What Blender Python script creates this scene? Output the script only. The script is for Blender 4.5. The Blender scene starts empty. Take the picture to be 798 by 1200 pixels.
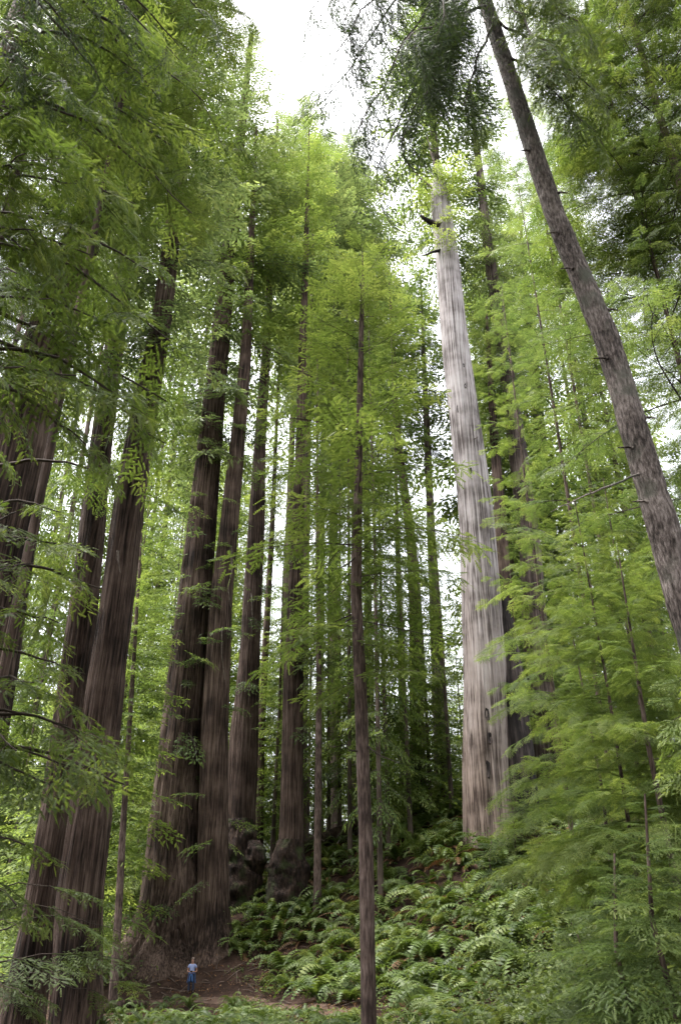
import bpy, math, random
import numpy as np
from mathutils import Vector, Matrix, Euler

# ------------------------------------------------------------------ camera
S = bpy.context.scene
COL = S.collection
R = math.radians
F = 919.0                       # focal length in photo pixels (photo 798 x 1200)
PITCH = R(28.0)
CAMZ = 1.7
cam_d = bpy.data.cameras.new('camera')
cam = bpy.data.objects.new('camera', cam_d)
COL.objects.link(cam)
cam_d.sensor_fit = 'VERTICAL'
cam_d.sensor_height = 24.0
cam_d.sensor_width = 24.0
cam_d.lens = 24.0 * F / 1200.0
cam_d.clip_start = 0.05
cam_d.clip_end = 3000
cam.location = (0, 0, CAMZ)
cam.rotation_euler = (R(90) + PITCH, 0, 0)
S.camera = cam

# ------------------------------------------------------------------ sky, sun, exposure
SUN_EL, SUN_AZ = R(74), R(-80)          # azimuth clockwise from +Y
w = bpy.data.worlds.new('World'); S.world = w; w.use_nodes = True
nt = w.node_tree; nt.nodes.clear()
sky = nt.nodes.new('ShaderNodeTexSky'); sky.sky_type = 'NISHITA'; sky.sun_disc = False
sky.sun_elevation = SUN_EL; sky.sun_rotation = SUN_AZ
sky.dust_density = 6.0; sky.air_density = 1.0; sky.altitude = 50
hs = nt.nodes.new('ShaderNodeHueSaturation'); hs.inputs['Saturation'].default_value = 0.22   # thin overcast
bg = nt.nodes.new('ShaderNodeBackground'); bg.inputs['Strength'].default_value = 0.15
wo = nt.nodes.new('ShaderNodeOutputWorld')
nt.links.new(sky.outputs[0], hs.inputs['Color']); nt.links.new(hs.outputs[0], bg.inputs[0]); nt.links.new(bg.outputs[0], wo.inputs[0])
sun_d = bpy.data.lights.new('sun', 'SUN'); sun_d.energy = 1.5; sun_d.angle = R(22); sun_d.color = (1.0, 0.96, 0.9)
sun = bpy.data.objects.new('sun', sun_d); COL.objects.link(sun)
sd = Vector((math.sin(SUN_AZ) * math.cos(SUN_EL), math.cos(SUN_AZ) * math.cos(SUN_EL), math.sin(SUN_EL)))
sun.rotation_euler = sd.to_track_quat('Z', 'Y').to_euler()
S.view_settings.view_transform = 'Standard'; S.view_settings.look = 'None'
S.view_settings.gamma = 1.0; S.view_settings.use_curve_mapping = False
S.view_settings.exposure = 2.6
cy = S.cycles
cy.max_bounces = 5; cy.diffuse_bounces = 2; cy.glossy_bounces = 1; cy.transmission_bounces = 4
cy.volume_bounces = 0; cy.transparent_max_bounces = 4
cy.caustics_reflective = False; cy.caustics_refractive = False
cy.use_denoising = True; cy.denoising_prefilter = 'NONE'; cy.denoising_input_passes = 'RGB_ALBEDO_NORMAL'; cy.use_adaptive_sampling = True; cy.adaptive_threshold = 0.005
cy.sample_clamp_indirect = 0.7; cy.filter_width = 1.5

# ------------------------------------------------------------------ helpers
CP, SP = math.cos(PITCH), math.sin(PITCH)
def ray(px, py):
    u, v = (px - 399.0) / F, (600.0 - py) / F
    return u, CP - v * SP, SP + v * CP            # world dir (x, y, z)
def at(px, py, Y):
    x, y, z = ray(px, py)
    k = Y / y
    return np.array([x * k, Y, CAMZ + z * k])
def px_m(px, py, Y):                               # metres per photo pixel there
    x, y, z = ray(px, py)
    return (Y / y) / F
def proj(p):
    x, y, z = p[0], p[1], p[2] - CAMZ
    d = y * CP + z * SP
    return 399 + F * x / d, 600 - F * (-y * SP + z * CP) / d

_tab = {}
def vnoise(u, v, seed, per=None):
    if seed not in _tab:
        _tab[seed] = np.random.default_rng(seed).random((256, 256))
    t = _tab[seed]
    u0, v0 = np.floor(u).astype(int), np.floor(v).astype(int)
    fu, fv = u - u0, v - v0
    fu = fu * fu * (3 - 2 * fu); fv = fv * fv * (3 - 2 * fv)
    P = per or 256
    a, b = u0 % P, (u0 + 1) % P
    c, d = v0 % 256, (v0 + 1) % 256
    return (t[a, c] * (1 - fu) + t[b, c] * fu) * (1 - fv) + (t[a, d] * (1 - fu) + t[b, d] * fu) * fv

def mesh(name, V, Fc, mats, mi=None, tint=None, smooth=False):
    me = bpy.data.meshes.new(name)
    V = np.asarray(V, dtype=np.float32); Fc = np.asarray(Fc, dtype=np.int32)
    n, k = Fc.shape
    me.vertices.add(len(V)); me.vertices.foreach_set('co', V.ravel())
    me.loops.add(n * k); me.loops.foreach_set('vertex_index', Fc.ravel())
    me.polygons.add(n)
    me.polygons.foreach_set('loop_start', np.arange(0, n * k, k, dtype=np.int32))
    if mi is not None:
        me.polygons.foreach_set('material_index', np.asarray(mi, dtype=np.int32))
    me.update(calc_edges=True)
    me.polygons.foreach_set('use_smooth', np.full(n, bool(smooth)))
    for m in (mats if isinstance(mats, (list, tuple)) else [mats]):
        me.materials.append(m)
    if tint is not None:
        a = me.attributes.new('tint', 'FLOAT', 'POINT'); a.data.foreach_set('value', np.asarray(tint, dtype=np.float32))
    return me
_variant = {}
def variant(me, mats):
    """the same mesh with other materials, made once and shared"""
    if list(me.materials) == list(mats): return me
    key = (me.name, tuple(m.name for m in mats))
    if key not in _variant:
        c = me.copy(); c.materials.clear()
        for m in mats: c.materials.append(m)
        _variant[key] = c
    return _variant[key]
def obj(name, me, parent=None, loc=(0, 0, 0), rot=None, scale=None, mats=None):
    if mats: me = variant(me, mats)
    o = bpy.data.objects.new(name, me); COL.objects.link(o)
    o.location = [float(q) for q in loc]
    if rot is not None: o.rotation_euler = rot
    if scale is not None: o.scale = scale if hasattr(scale, '__len__') else (scale,) * 3
    if parent is not None: o.parent = parent
    return o
def tag(o, label, cat, group=None, kind=None):
    if label: o['label'] = label
    if cat: o['category'] = cat
    if group: o['group'] = group
    if kind: o['kind'] = kind
    return o
def thing(name, label, cat, loc=(0, 0, 0), group=None):
    return tag(obj(name, None, None, loc), label, cat, group)

# ------------------------------------------------------------------ materials
def newmat(name):
    m = bpy.data.materials.new(name); m.use_nodes = True
    nt = m.node_tree; nt.nodes.clear()
    return m, nt, nt.nodes.new, nt.links.new
def ramp(nt, stops):
    r = nt.nodes.new('ShaderNodeValToRGB')
    e = r.color_ramp.elements
    while len(e) < len(stops): e.new(0.5)
    for i, (p, c) in enumerate(stops):
        e[i].position = p; e[i].color = (*c, 1)
    return r
def leaf_mat(name, dark, mid, light, trans=0.45, noise=0.35, spec=0.22):
    m, nt, N, L = newmat(name)
    at_ = N('ShaderNodeAttribute'); at_.attribute_name = 'tint'
    oi = N('ShaderNodeObjectInfo')
    geo = N('ShaderNodeNewGeometry')
    no = N('ShaderNodeTexNoise'); no.inputs['Scale'].default_value = noise; no.inputs['Detail'].default_value = 2
    L(geo.outputs['Position'], no.inputs['Vector'])
    a1 = N('ShaderNodeMath'); a1.operation = 'MULTIPLY_ADD'; L(no.outputs[0], a1.inputs[0]); a1.inputs[1].default_value = 0.9; a1.inputs[2].default_value = -0.45
    a2 = N('ShaderNodeMath'); a2.operation = 'ADD'; L(at_.outputs['Fac'], a2.inputs[0]); L(a1.outputs[0], a2.inputs[1])
    a3 = N('ShaderNodeMath'); a3.operation = 'MULTIPLY_ADD'; L(oi.outputs['Random'], a3.inputs[0]); a3.inputs[1].default_value = 0.2; L(a2.outputs[0], a3.inputs[2])
    cr = ramp(nt, [(0.05, dark), (0.55, mid), (1.0, light)])
    L(a3.outputs[0], cr.inputs[0])
    pb = N('ShaderNodeBsdfPrincipled'); pb.inputs['Roughness'].default_value = 0.5
    pb.inputs['Specular IOR Level'].default_value = spec
    L(cr.outputs[0], pb.inputs['Base Color'])
    hv = N('ShaderNodeHueSaturation'); hv.inputs['Hue'].default_value = 0.488; hv.inputs['Saturation'].default_value = 1.12; hv.inputs['Value'].default_value = 1.35
    L(cr.outputs[0], hv.inputs['Color'])
    tr = N('ShaderNodeBsdfTranslucent'); L(hv.outputs[0], tr.inputs['Color'])
    mx = N('ShaderNodeMixShader'); mx.inputs[0].default_value = trans
    L(pb.outputs[0], mx.inputs[1]); L(tr.outputs[0], mx.inputs[2])
    o = N('ShaderNodeOutputMaterial'); L(mx.outputs[0], o.inputs[0])
    return m
def bark_mat(name, c0, c1, c2, zs=0.07, scale=5.0, bump=0.5, rough=0.9, moss=None, dist=0.05, band=1.0):
    m, nt, N, L = newmat(name)
    tc = N('ShaderNodeTexCoord')
    mp = N('ShaderNodeMapping'); mp.inputs['Scale'].default_value = (1, 1, zs); L(tc.outputs['Object'], mp.inputs[0])
    n1 = N('ShaderNodeTexNoise'); n1.inputs['Scale'].default_value = scale; n1.inputs['Detail'].default_value = 7; n1.inputs['Roughness'].default_value = 0.62
    L(mp.outputs[0], n1.inputs['Vector'])
    n2 = N('ShaderNodeTexNoise'); n2.inputs['Scale'].default_value = 0.45 * band; n2.inputs['Detail'].default_value = 4; L(tc.outputs['Object'], n2.inputs['Vector'])
    ad = N('ShaderNodeMath'); ad.operation = 'MULTIPLY_ADD'; L(n2.outputs[0], ad.inputs[0]); ad.inputs[1].default_value = 0.7; L(n1.outputs[0], ad.inputs[2])
    sb = N('ShaderNodeMath'); sb.operation = 'SUBTRACT'; L(ad.outputs[0], sb.inputs[0]); sb.inputs[1].default_value = 0.35
    cr = ramp(nt, [(0.36, c0), (0.52, c1), (0.70, c2)]); L(sb.outputs[0], cr.inputs[0])
    col = cr.outputs[0]
    if moss:
        n3 = N('ShaderNodeTexNoise'); n3.inputs['Scale'].default_value = 1.3; n3.inputs['Detail'].default_value = 5; L(tc.outputs['Object'], n3.inputs['Vector'])
        r3 = ramp(nt, [(0.52, (0, 0, 0)), (0.68, (1, 1, 1))]); L(n3.outputs[0], r3.inputs[0])
        mm = N('ShaderNodeMixRGB'); L(r3.outputs[0], mm.inputs[0]); L(col, mm.inputs[1]); mm.inputs[2].default_value = (*moss, 1)
        col = mm.outputs[0]
    pb = N('ShaderNodeBsdfPrincipled'); pb.inputs['Roughness'].default_value = rough; pb.inputs['Specular IOR Level'].default_value = 0.2
    L(col, pb.inputs['Base Color'])
    bp = N('ShaderNodeBump'); bp.inputs['Strength'].default_value = bump; bp.inputs['Distance'].default_value = dist
    L(n1.outputs[0], bp.inputs['Height']); L(bp.outputs[0], pb.inputs['Normal'])
    o = N('ShaderNodeOutputMaterial'); L(pb.outputs[0], o.inputs[0])
    return m
def stain(m, colour, z0, z1, fac):
    """weather stain of its own colour towards the foot of the wood"""
    nt = m.node_tree; pb = next(n for n in nt.nodes if n.type == 'BSDF_PRINCIPLED'); src = pb.inputs['Base Color'].links[0].from_socket
    tc = nt.nodes.new('ShaderNodeTexCoord'); sx = nt.nodes.new('ShaderNodeSeparateXYZ'); nt.links.new(tc.outputs['Object'], sx.inputs[0])
    no = nt.nodes.new('ShaderNodeTexNoise'); no.inputs['Scale'].default_value = .5; mp = nt.nodes.new('ShaderNodeMapping'); mp.inputs['Scale'].default_value = (2, 2, .15)
    nt.links.new(tc.outputs['Object'], mp.inputs[0]); nt.links.new(mp.outputs[0], no.inputs['Vector'])
    ad = nt.nodes.new('ShaderNodeMath'); ad.operation = 'MULTIPLY_ADD'; nt.links.new(no.outputs[0], ad.inputs[0]); ad.inputs[1].default_value = 14; nt.links.new(sx.outputs[2], ad.inputs[2])
    mr = nt.nodes.new('ShaderNodeMapRange'); mr.inputs[1].default_value = z0 + 7; mr.inputs[2].default_value = z1 + 7; mr.inputs[3].default_value = fac; mr.inputs[4].default_value = 0
    nt.links.new(ad.outputs[0], mr.inputs[0])
    mx = nt.nodes.new('ShaderNodeMixRGB'); mx.blend_type = 'MULTIPLY'; mx.inputs[2].default_value = (*colour, 1)
    nt.links.new(mr.outputs[0], mx.inputs[0]); nt.links.new(src, mx.inputs[1]); nt.links.new(mx.outputs[0], pb.inputs['Base Color'])
def plain(name, c, rough=0.8, nscale=0, var=0.25):
    m, nt, N, L = newmat(name)
    pb = N('ShaderNodeBsdfPrincipled'); pb.inputs['Roughness'].default_value = rough; pb.inputs['Specular IOR Level'].default_value = 0.25
    pb.inputs['Base Color'].default_value = (*c, 1)
    if nscale:
        tc = N('ShaderNodeTexCoord'); n = N('ShaderNodeTexNoise'); n.inputs['Scale'].default_value = nscale; n.inputs['Detail'].default_value = 5
        L(tc.outputs['Object'], n.inputs['Vector'])
        r = ramp(nt, [(0.3, tuple(q * (1 - var) for q in c)), (0.7, tuple(q * (1 + var) for q in c))]); L(n.outputs[0], r.inputs[0]); L(r.outputs[0], pb.inputs['Base Color'])
    o = N('ShaderNodeOutputMaterial'); L(pb.outputs[0], o.inputs[0])
    return m

M = {}
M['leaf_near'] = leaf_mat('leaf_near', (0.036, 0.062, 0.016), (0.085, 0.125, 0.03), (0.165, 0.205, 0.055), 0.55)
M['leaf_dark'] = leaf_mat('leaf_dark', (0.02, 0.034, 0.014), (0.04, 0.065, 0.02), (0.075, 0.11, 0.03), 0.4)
M['leaf_mid'] = leaf_mat('leaf_mid', (0.043, 0.073, 0.024), (0.094, 0.138, 0.04), (0.165, 0.205, 0.062), 0.55)
M['leaf_bright'] = leaf_mat('leaf_bright', (0.06, 0.098, 0.026), (0.118, 0.168, 0.042), (0.20, 0.245, 0.07), 0.55)
M['leaf_far'] = leaf_mat('leaf_far', (0.055, 0.082, 0.034), (0.108, 0.148, 0.052), (0.175, 0.212, 0.075), 0.55, 0.12)
M['leaf_fern'] = leaf_mat('leaf_fern', (0.028, 0.052, 0.012), (0.08, 0.12, 0.026), (0.19, 0.225, 0.07), 0.35, 0.6, 0.3)
M['leaf_dead'] = leaf_mat('leaf_dead', (0.06, 0.035, 0.018), (0.13, 0.07, 0.03), (0.2, 0.12, 0.06), 0.3, 0.6, 0.2)
M['leaf_bush'] = leaf_mat('leaf_bush', (0.03, 0.05, 0.015), (0.068, 0.098, 0.027), (0.13, 0.165, 0.05), 0.4, 0.6, 0.3)
M['twig'] = plain('twig', (0.05, 0.038, 0.03), 0.9)
M['bark_redwood'] = bark_mat('bark_redwood', (0.015, 0.0095, 0.007), (0.08, 0.052, 0.04), (0.185, 0.132, 0.106), 0.03, 11.0, 1.0, dist=0.25)
M['bark_grey'] = bark_mat('bark_grey', (0.03, 0.022, 0.018), (0.09, 0.068, 0.058), (0.18, 0.145, 0.125), 0.04, 8.0, 0.6, dist=0.06)
M['bark_far'] = bark_mat('bark_far', (0.05, 0.038, 0.03), (0.10, 0.075, 0.06), (0.17, 0.13, 0.11), 0.10, 3.0, 0.4)
M['bark_burl'] = bark_mat('bark_burl', (0.012, 0.008, 0.006), (0.036, 0.023, 0.018), (0.085, 0.056, 0.042), 0.35, 6.0, 1.0, moss=(0.035, 0.045, 0.016), dist=0.2)
M['bark_spruce'] = bark_mat('bark_spruce', (0.032, 0.025, 0.022), (0.125, 0.10, 0.09), (0.29, 0.245, 0.225), 0.25, 20.0, 1.0, moss=(0.09, 0.09, 0.07), dist=0.09, band=1.5)
M['bark_young'] = bark_mat('bark_young', (0.035, 0.024, 0.02), (0.095, 0.066, 0.056), (0.19, 0.14, 0.12), 0.12, 22.0, 0.6, dist=0.02, band=3)
M['wood_snag'] = bark_mat('wood_snag', (0.075, 0.06, 0.056), (0.32, 0.285, 0.278), (0.48, 0.445, 0.445), 0.02, 9.0, 0.9, 0.75, dist=0.05)
stain(M['wood_snag'], (0.74, 0.63, 0.54), 3, 20, 1.0)
M['wood_char'] = bark_mat('wood_char', (0.012, 0.010, 0.010), (0.03, 0.024, 0.023), (0.09, 0.07, 0.065), 0.06, 4.5, 0.8, dist=0.06)
M['wood_dead'] = bark_mat('wood_dead', (0.07, 0.055, 0.045), (0.15, 0.12, 0.10), (0.28, 0.24, 0.2), 0.5, 6, 0.5)

# ------------------------------------------------------------------ terrain
CTRL = [  # photo pixel of bare ground and its distance
    (223, 1172, 50), (100, 1203, 33), (20, 1203, 30), (230, 1215, 30), (420, 1230, 22), (420, 1196, 38), (340, 1184, 43), (300, 1150, 50),
    (203, 1112, 55), (250, 1108, 54), (160, 1140, 52.5), (200, 1138, 52.2), (250, 1132, 52), (285, 1045, 60), (338, 1062, 57.5), (575, 972, 52), (540, 985, 52), (620, 975, 52), (490, 938, 66), (515, 928, 72), (430, 1040, 56),
    (430, 1120, 48), (540, 1080, 45), (540, 1160, 39), (640, 1020, 46), (650, 1180, 32), (720, 1090, 36), (790, 1010, 40), (780, 1160, 27), (390, 985, 64),
    (700, 900, 62), (620, 935, 62), (250, 1040, 72), (140, 1085, 75), (50, 1092, 80)]
cp = [list(at(*c)) for c in CTRL]
cp += [[0, 0, 0], [-8, 4, 0.1], [8, 4, 0.9], [0, -15, 0.3], [-15, -10, 0], [15, -10, 2], [6, 12, 0.2], [-8, 15, -0.5], [0, 14, -0.6],
       [-30, 40, -1.8], [-40, 100, -2], [0, 110, 9], [-15, 120, 5], [25, 100, 18], [50, 70, 16], [45, 30, 8], [70, 120, 28], [-70, 40, -2], [-60, -30, 0], [50, -30, 6], [0, 150, 12], [60, 160, 32], [-60, 160, 2]]
cp = np.array(cp)
def _phi(r): return r                              # biharmonic-like, stays tame far away
n_ = len(cp)
A = np.zeros((n_ + 3, n_ + 3))
dd = np.hypot(cp[:, None, 0] - cp[None, :, 0], cp[:, None, 1] - cp[None, :, 1])
A[:n_, :n_] = _phi(dd) - np.eye(n_) * 0.25
A[:n_, n_] = 1; A[:n_, n_ + 1:] = cp[:, :2]; A[n_, :n_] = 1; A[n_ + 1:, :n_] = cp[:, :2].T
cf = np.linalg.solve(A, np.concatenate([cp[:, 2], [0, 0, 0]]))
def gz(x, y):
    x = np.asarray(x, float); y = np.asarray(y, float)
    xc, yc = np.clip(x, -110, 110), np.clip(y, -60, 190)
    d = np.hypot(xc[..., None] - cp[:, 0], yc[..., None] - cp[:, 1])
    z = _phi(d) @ cf[:n_] + cf[n_] + cf[n_ + 1] * xc + cf[n_ + 2] * yc
    z = z + 0.35 * (vnoise(x * 0.35 + 50, y * 0.35 + 50, 11) - 0.5) + 0.12 * (vnoise(x * 1.3 + 90, y * 1.3 + 90, 12) - 0.5)
    return z
def ground_hit(px, py):
    """first ground point along a photo ray"""
    x, y, z = ray(px, py)
    ys = np.arange(10, 130, 0.5); k = ys / y
    h = CAMZ + z * k - gz(x * k, ys)
    i = np.argmax(h < 0)
    if h[i] >= 0: return None
    return np.array([x * k[i], ys[i], float(gz(x * k[i], ys[i]))])

def axis(lo, hi, fine_lo, fine_hi, df, far):
    a = np.arange(fine_lo, fine_hi + 1e-6, df)
    l, r = [fine_lo], [fine_hi]
    s = df
    while l[-1] > lo: s *= 1.25; l.append(l[-1] - s)
    s = df
    while r[-1] < hi: s *= 1.25; r.append(r[-1] + s)
    return np.concatenate([np.array(l[:0:-1]), a, np.array(r[1:])])
gx, gy = axis(-600, 600, -26, 32, 0.4, 1), axis(-300, 900, 10, 75, 0.4, 1)
X, Y = np.meshgrid(gx, gy)
Z = gz(X, Y)
nx, ny = len(gx), len(gy)
idx = np.arange(nx * ny).reshape(ny, nx)
Fq = np.stack([idx[:-1, :-1], idx[:-1, 1:], idx[1:, 1:], idx[1:, :-1]], -1).reshape(-1, 4)

def soil_mat(name, c0, c1, c2, sc=1.6):
    m, nt, N, L = newmat(name)
    geo = N('ShaderNodeNewGeometry')
    a = N('ShaderNodeTexNoise'); a.inputs['Scale'].default_value = sc; a.inputs['Detail'].default_value = 9; a.inputs['Roughness'].default_value = 0.7; L(geo.outputs['Position'], a.inputs['Vector'])
    r = ramp(nt, [(0.3, c0), (0.52, c1), (0.75, c2)]); L(a.outputs[0], r.inputs[0])
    pb = N('ShaderNodeBsdfPrincipled'); pb.inputs['Roughness'].default_value = 0.95; pb.inputs['Specular IOR Level'].default_value = 0.1; L(r.outputs[0], pb.inputs['Base Color'])
    b = N('ShaderNodeTexNoise'); b.inputs['Scale'].default_value = 9; b.inputs['Detail'].default_value = 6; L(geo.outputs['Position'], b.inputs['Vector'])
    bp = N('ShaderNodeBump'); bp.inputs['Strength'].default_value = 0.8; bp.inputs['Distance'].default_value = 0.06; L(b.outputs[0], bp.inputs['Height']); L(bp.outputs[0], pb.inputs['Normal'])
    o = N('ShaderNodeOutputMaterial'); L(pb.outputs[0], o.inputs[0])
    return m
M['soil'] = soil_mat('soil', (0.010, 0.006, 0.0045), (0.028, 0.0165, 0.012), (0.065, 0.04, 0.029))
M['path'] = soil_mat('path_soil', (0.035, 0.022, 0.016), (0.075, 0.05, 0.038), (0.135, 0.095, 0.075), 2.5)
g = obj('ground', mesh('ground', np.stack([X, Y, Z], -1).reshape(-1, 3), Fq, M['soil'], smooth=True)); tag(g, 'red brown forest soil and litter rising to a hillside', None, kind='structure')

# the trail: a trodden strip draped on the ground
def strip(name, pts, width, mat, label, lift=0.03):
    P = np.array([ground_hit(*p) if len(p) == 2 else p for p in pts])[:, :2]
    t = np.linspace(0, len(P) - 1, len(P) * 14)
    xy = np.stack([np.interp(t, range(len(P)), P[:, i]) for i in (0, 1)], -1)
    for _ in range(10): xy[1:-1] = (xy[:-2] + xy[1:-1] * 2 + xy[2:]) / 4
    tn = np.gradient(xy, axis=0); tn /= np.linalg.norm(tn, axis=1)[:, None]
    nm = np.stack([-tn[:, 1], tn[:, 0]], -1)
    cols = np.linspace(-1, 1, 9)
    wv = width * (0.8 + 0.5 * vnoise(t * 0.9, t * 0 + 3, 21))
    V = []
    for i in range(len(xy)):
        q = xy[i] + nm[i] * (cols[:, None] * wv[i] / 2)
        z = gz(q[:, 0], q[:, 1]) + lift - 0.10 * np.abs(cols) ** 6
        V += [(a[0], a[1], b) for a, b in zip(q, z)]
    n = len(cols); Fc = [(i * n + j, i * n + j + 1, (i + 1) * n + j + 1, (i + 1) * n + j) for i in range(len(xy) - 1) for j in range(n - 1)]
    o = obj(name, mesh(name, V, Fc, mat, smooth=True)); tag(o, label, None, kind='structure')
    return o
strip('trail', [(175, 1176), (223, 1174), (285, 1172), (345, 1183), (425, 1197), (560, 1215)], 1.3, M['path'], 'narrow trodden dirt trail crossing below the fern slope')

# ------------------------------------------------------------------ foliage prototypes
class Geo:
    def __init__(s): s.V, s.F, s.M, s.T, s.n = [], [], [], [], 0
    def add(s, V, Fc, mi, tint):
        V = np.asarray(V, float); Fc = np.asarray(Fc, int)
        s.V.append(V); s.F.append(Fc + s.n); s.M.append(np.full(len(Fc), mi)); s.T.append(np.broadcast_to(tint, (len(V),)).astype(float)); s.n += len(V)
    def out(s): return np.concatenate(s.V), np.concatenate(s.F), np.concatenate(s.M), np.concatenate(s.T)
def finger_local(L, W, pairs, rng):
    """one leafy branchlet along +X, flat in XY"""
    if pairs == 0:
        c = -0.12 * L * rng.random()
        return (np.array([(0, 0, 0), (L * .45, W / 2, c * .3), (L, 0, c), (L * .5, -W / 2, c * .3)]), np.array([(0, 2, 1), (0, 3, 2)]))
    V, Fc = [], []
    st = L / (pairs + 0.5)
    for i in range(pairs):
        x = st * (i + 0.25); prof = min(1, .55 + i * .35) * (1 - 0.55 * (i / pairs) ** 3)
        for sg in (1, -1):
            k = len(V)
            l = W / 2 * prof * rng.uniform(.85, 1.12)
            V += [(x, 0, 0), (x + st * 1.0, 0, 0), (x + st * .8 + l * .5, sg * l, -0.1 * l)]
            Fc.append((k, k + 1, k + 2) if sg < 0 else (k, k + 2, k + 1))
    k = len(V); V += [(L - st, st * .2, 0), (L - st, -st * .2, 0), (L + st * .4, 0, 0)]; Fc.append((k, k + 1, k + 2))
    V = np.array(V); V[:, 2] -= 0.10 * L * (V[:, 0] / L) ** 2
    return V, np.array(Fc)
def frame(d, up):
    d = d / np.linalg.norm(d); s = np.cross(up, d); s /= (np.linalg.norm(s) + 1e-9); n = np.cross(d, s)
    return np.stack([d, s, n], 1)
def tube(G, P, r, mi, k=3, tint=0.5):
    P = np.asarray(P, float); r = np.asarray(r, float)
    T = np.gradient(P, axis=0); n = len(P)
    V = []
    a = np.arange(k) * 2 * math.pi / k
    for i in range(n):
        m = frame(T[i], np.array([0.13, 0.21, 0.97]))
        V.append(P[i] + r[i] * (np.cos(a)[:, None] * m[:, 1] + np.sin(a)[:, None] * m[:, 2]))
    V = np.concatenate(V)
    Fc = []
    for i in range(n - 1):
        for j in range(k):
            q = [i * k + j, i * k + (j + 1) % k, (i + 1) * k + (j + 1) % k, (i + 1) * k + j]
            Fc += [(q[0], q[1], q[2]), (q[0], q[2], q[3])]
    G.add(V, Fc, mi, tint)
def bough(rng, L, nside, nf, fl, fw, pairs, droop=0.25, rise=0.05, sp=0.42, ang=58, rough=0.5, r0=0.012, sd=0.25):
    G = Geo()
    n = 9; t = np.linspace(0, 1, n)
    ph = rng.uniform(0, 6.28)
    P = np.stack([L * t, L * .05 * np.sin(t * 4 + ph) * t, L * (rise * t - droop * t * t)], -1)
    tube(G, P, r0 * L * (1 - .8 * t), 1, 3)
    for k in range(nside):
        tt = .10 + .88 * (k + rng.uniform(-.3, .3)) / nside
        b = np.array([np.interp(tt, t, P[:, i]) for i in range(3)])
        tg = np.array([np.interp(min(1, tt + .05), t, P[:, i]) for i in range(3)]) - b
        sg = 1 if k % 2 else -1
        sl = L * sp * ((1 - tt) ** .75 + .12) * min(1, tt * 3 + .35) * rng.uniform(.65, 1.2)
        a = R(ang * rng.uniform(.75, 1.15)) * sg
        d = np.array([tg[0] * math.cos(a) - tg[1] * math.sin(a), tg[0] * math.sin(a) + tg[1] * math.cos(a), tg[2] * .6 + rng.normal(0, .06) * np.linalg.norm(tg)]); d /= np.linalg.norm(d)
        s = np.linspace(0, 1, 4)
        bend = sl * .18 * sg
        Q = b + d * (s[:, None] * sl) + np.array([0.25 * abs(bend), 0, 0]) * (s[:, None] ** 2) + np.array([0, 0, -1]) * (sd * sl * rng.uniform(.3, 1.5)) * (s[:, None] ** 2)
        if pairs: tube(G, Q, .35 * r0 * L * (1 - .7 * s) * .5, 1, 3)
        else:
            wv = .004 * L; G.add([Q[0] + (0, wv, 0), Q[0] - (0, wv, 0), Q[-1]], [(0, 1, 2)], 1, .5)
        nn = max(3, int(nf * sl / (L * sp) + 1.5))
        base_t = rng.uniform(.1, .55)
        for q in range(nn + 1):
            ss = (q + .6) / (nn + .2) if q < nn else 1.0
            c = np.array([np.interp(ss, s, Q[:, i]) for i in range(3)])
            dd_ = Q[-1] - Q[-2] if q == nn else d
            fa = 0 if q == nn else R(rng.uniform(32, 62)) * (1 if q % 2 else -1)
            up = np.array([rng.normal(0, .22), rng.normal(0, .22), 1.0])
            m = frame(dd_, up)
            dir_ = m[:, 0] * math.cos(fa) + m[:, 1] * math.sin(fa) + np.array([0, 0, -1]) * rng.uniform(-.1, rough)
            m = frame(dir_, up + rng.normal(0, .25, 3))
            V, Fc = finger_local(fl * rng.uniform(.65, 1.25) * (1 - .35 * ss * (q < nn)), fw * rng.uniform(.8, 1.2), pairs, rng)
            G.add(V @ m.T + c, Fc, 0, np.clip(base_t * .7 + .25 * rng.random() + .3 * ss * tt, 0, 1))
    return G.out()
def bough_mesh(name, arr, leaf): return mesh(name, arr[0], arr[1], [leaf, M['twig']], arr[2], arr[3])
RG = np.random.default_rng(7)
# near sprays: broad fingers with separate needles; hanging sprays; lacy layered hemlock sprays; coarse far sprays
NEAR = [bough(RG, 1.7, 19, 9, .235, .076, 9, .22, 0, .42, 55, .45, .005) for _ in range(6)]
HANG = [bough(RG, 1.8, 18, 9, .19, .05, 9, .55, 0, .36, 42, 1.0, .005, .7) for _ in range(5)]
LACE = [bough(RG, 2.6, 22, 12, .27, .095, 6, .20, .08, .42, 55, .30, .006, .22) for _ in range(6)]
FARB = [bough(RG, 4.5, 17, 8, .52, .15, 0, .30, .10, .34, 55, .6, .006, .35) for _ in range(7)]
LAYB = [bough(RG, 3.0, 17, 8, .32, .10, 0, .16, .08, .38, 55, .30, .006, .22) for _ in range(6)]
NEAR_ME = [bough_mesh('near_spray', a, M['leaf_near']) for a in NEAR]
HANG_ME = [bough_mesh('hanging_spray', a, M['leaf_dark']) for a in HANG]
LACE_ME = [bough_mesh('lace_spray', a, M['leaf_bright']) for a in LACE]

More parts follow.
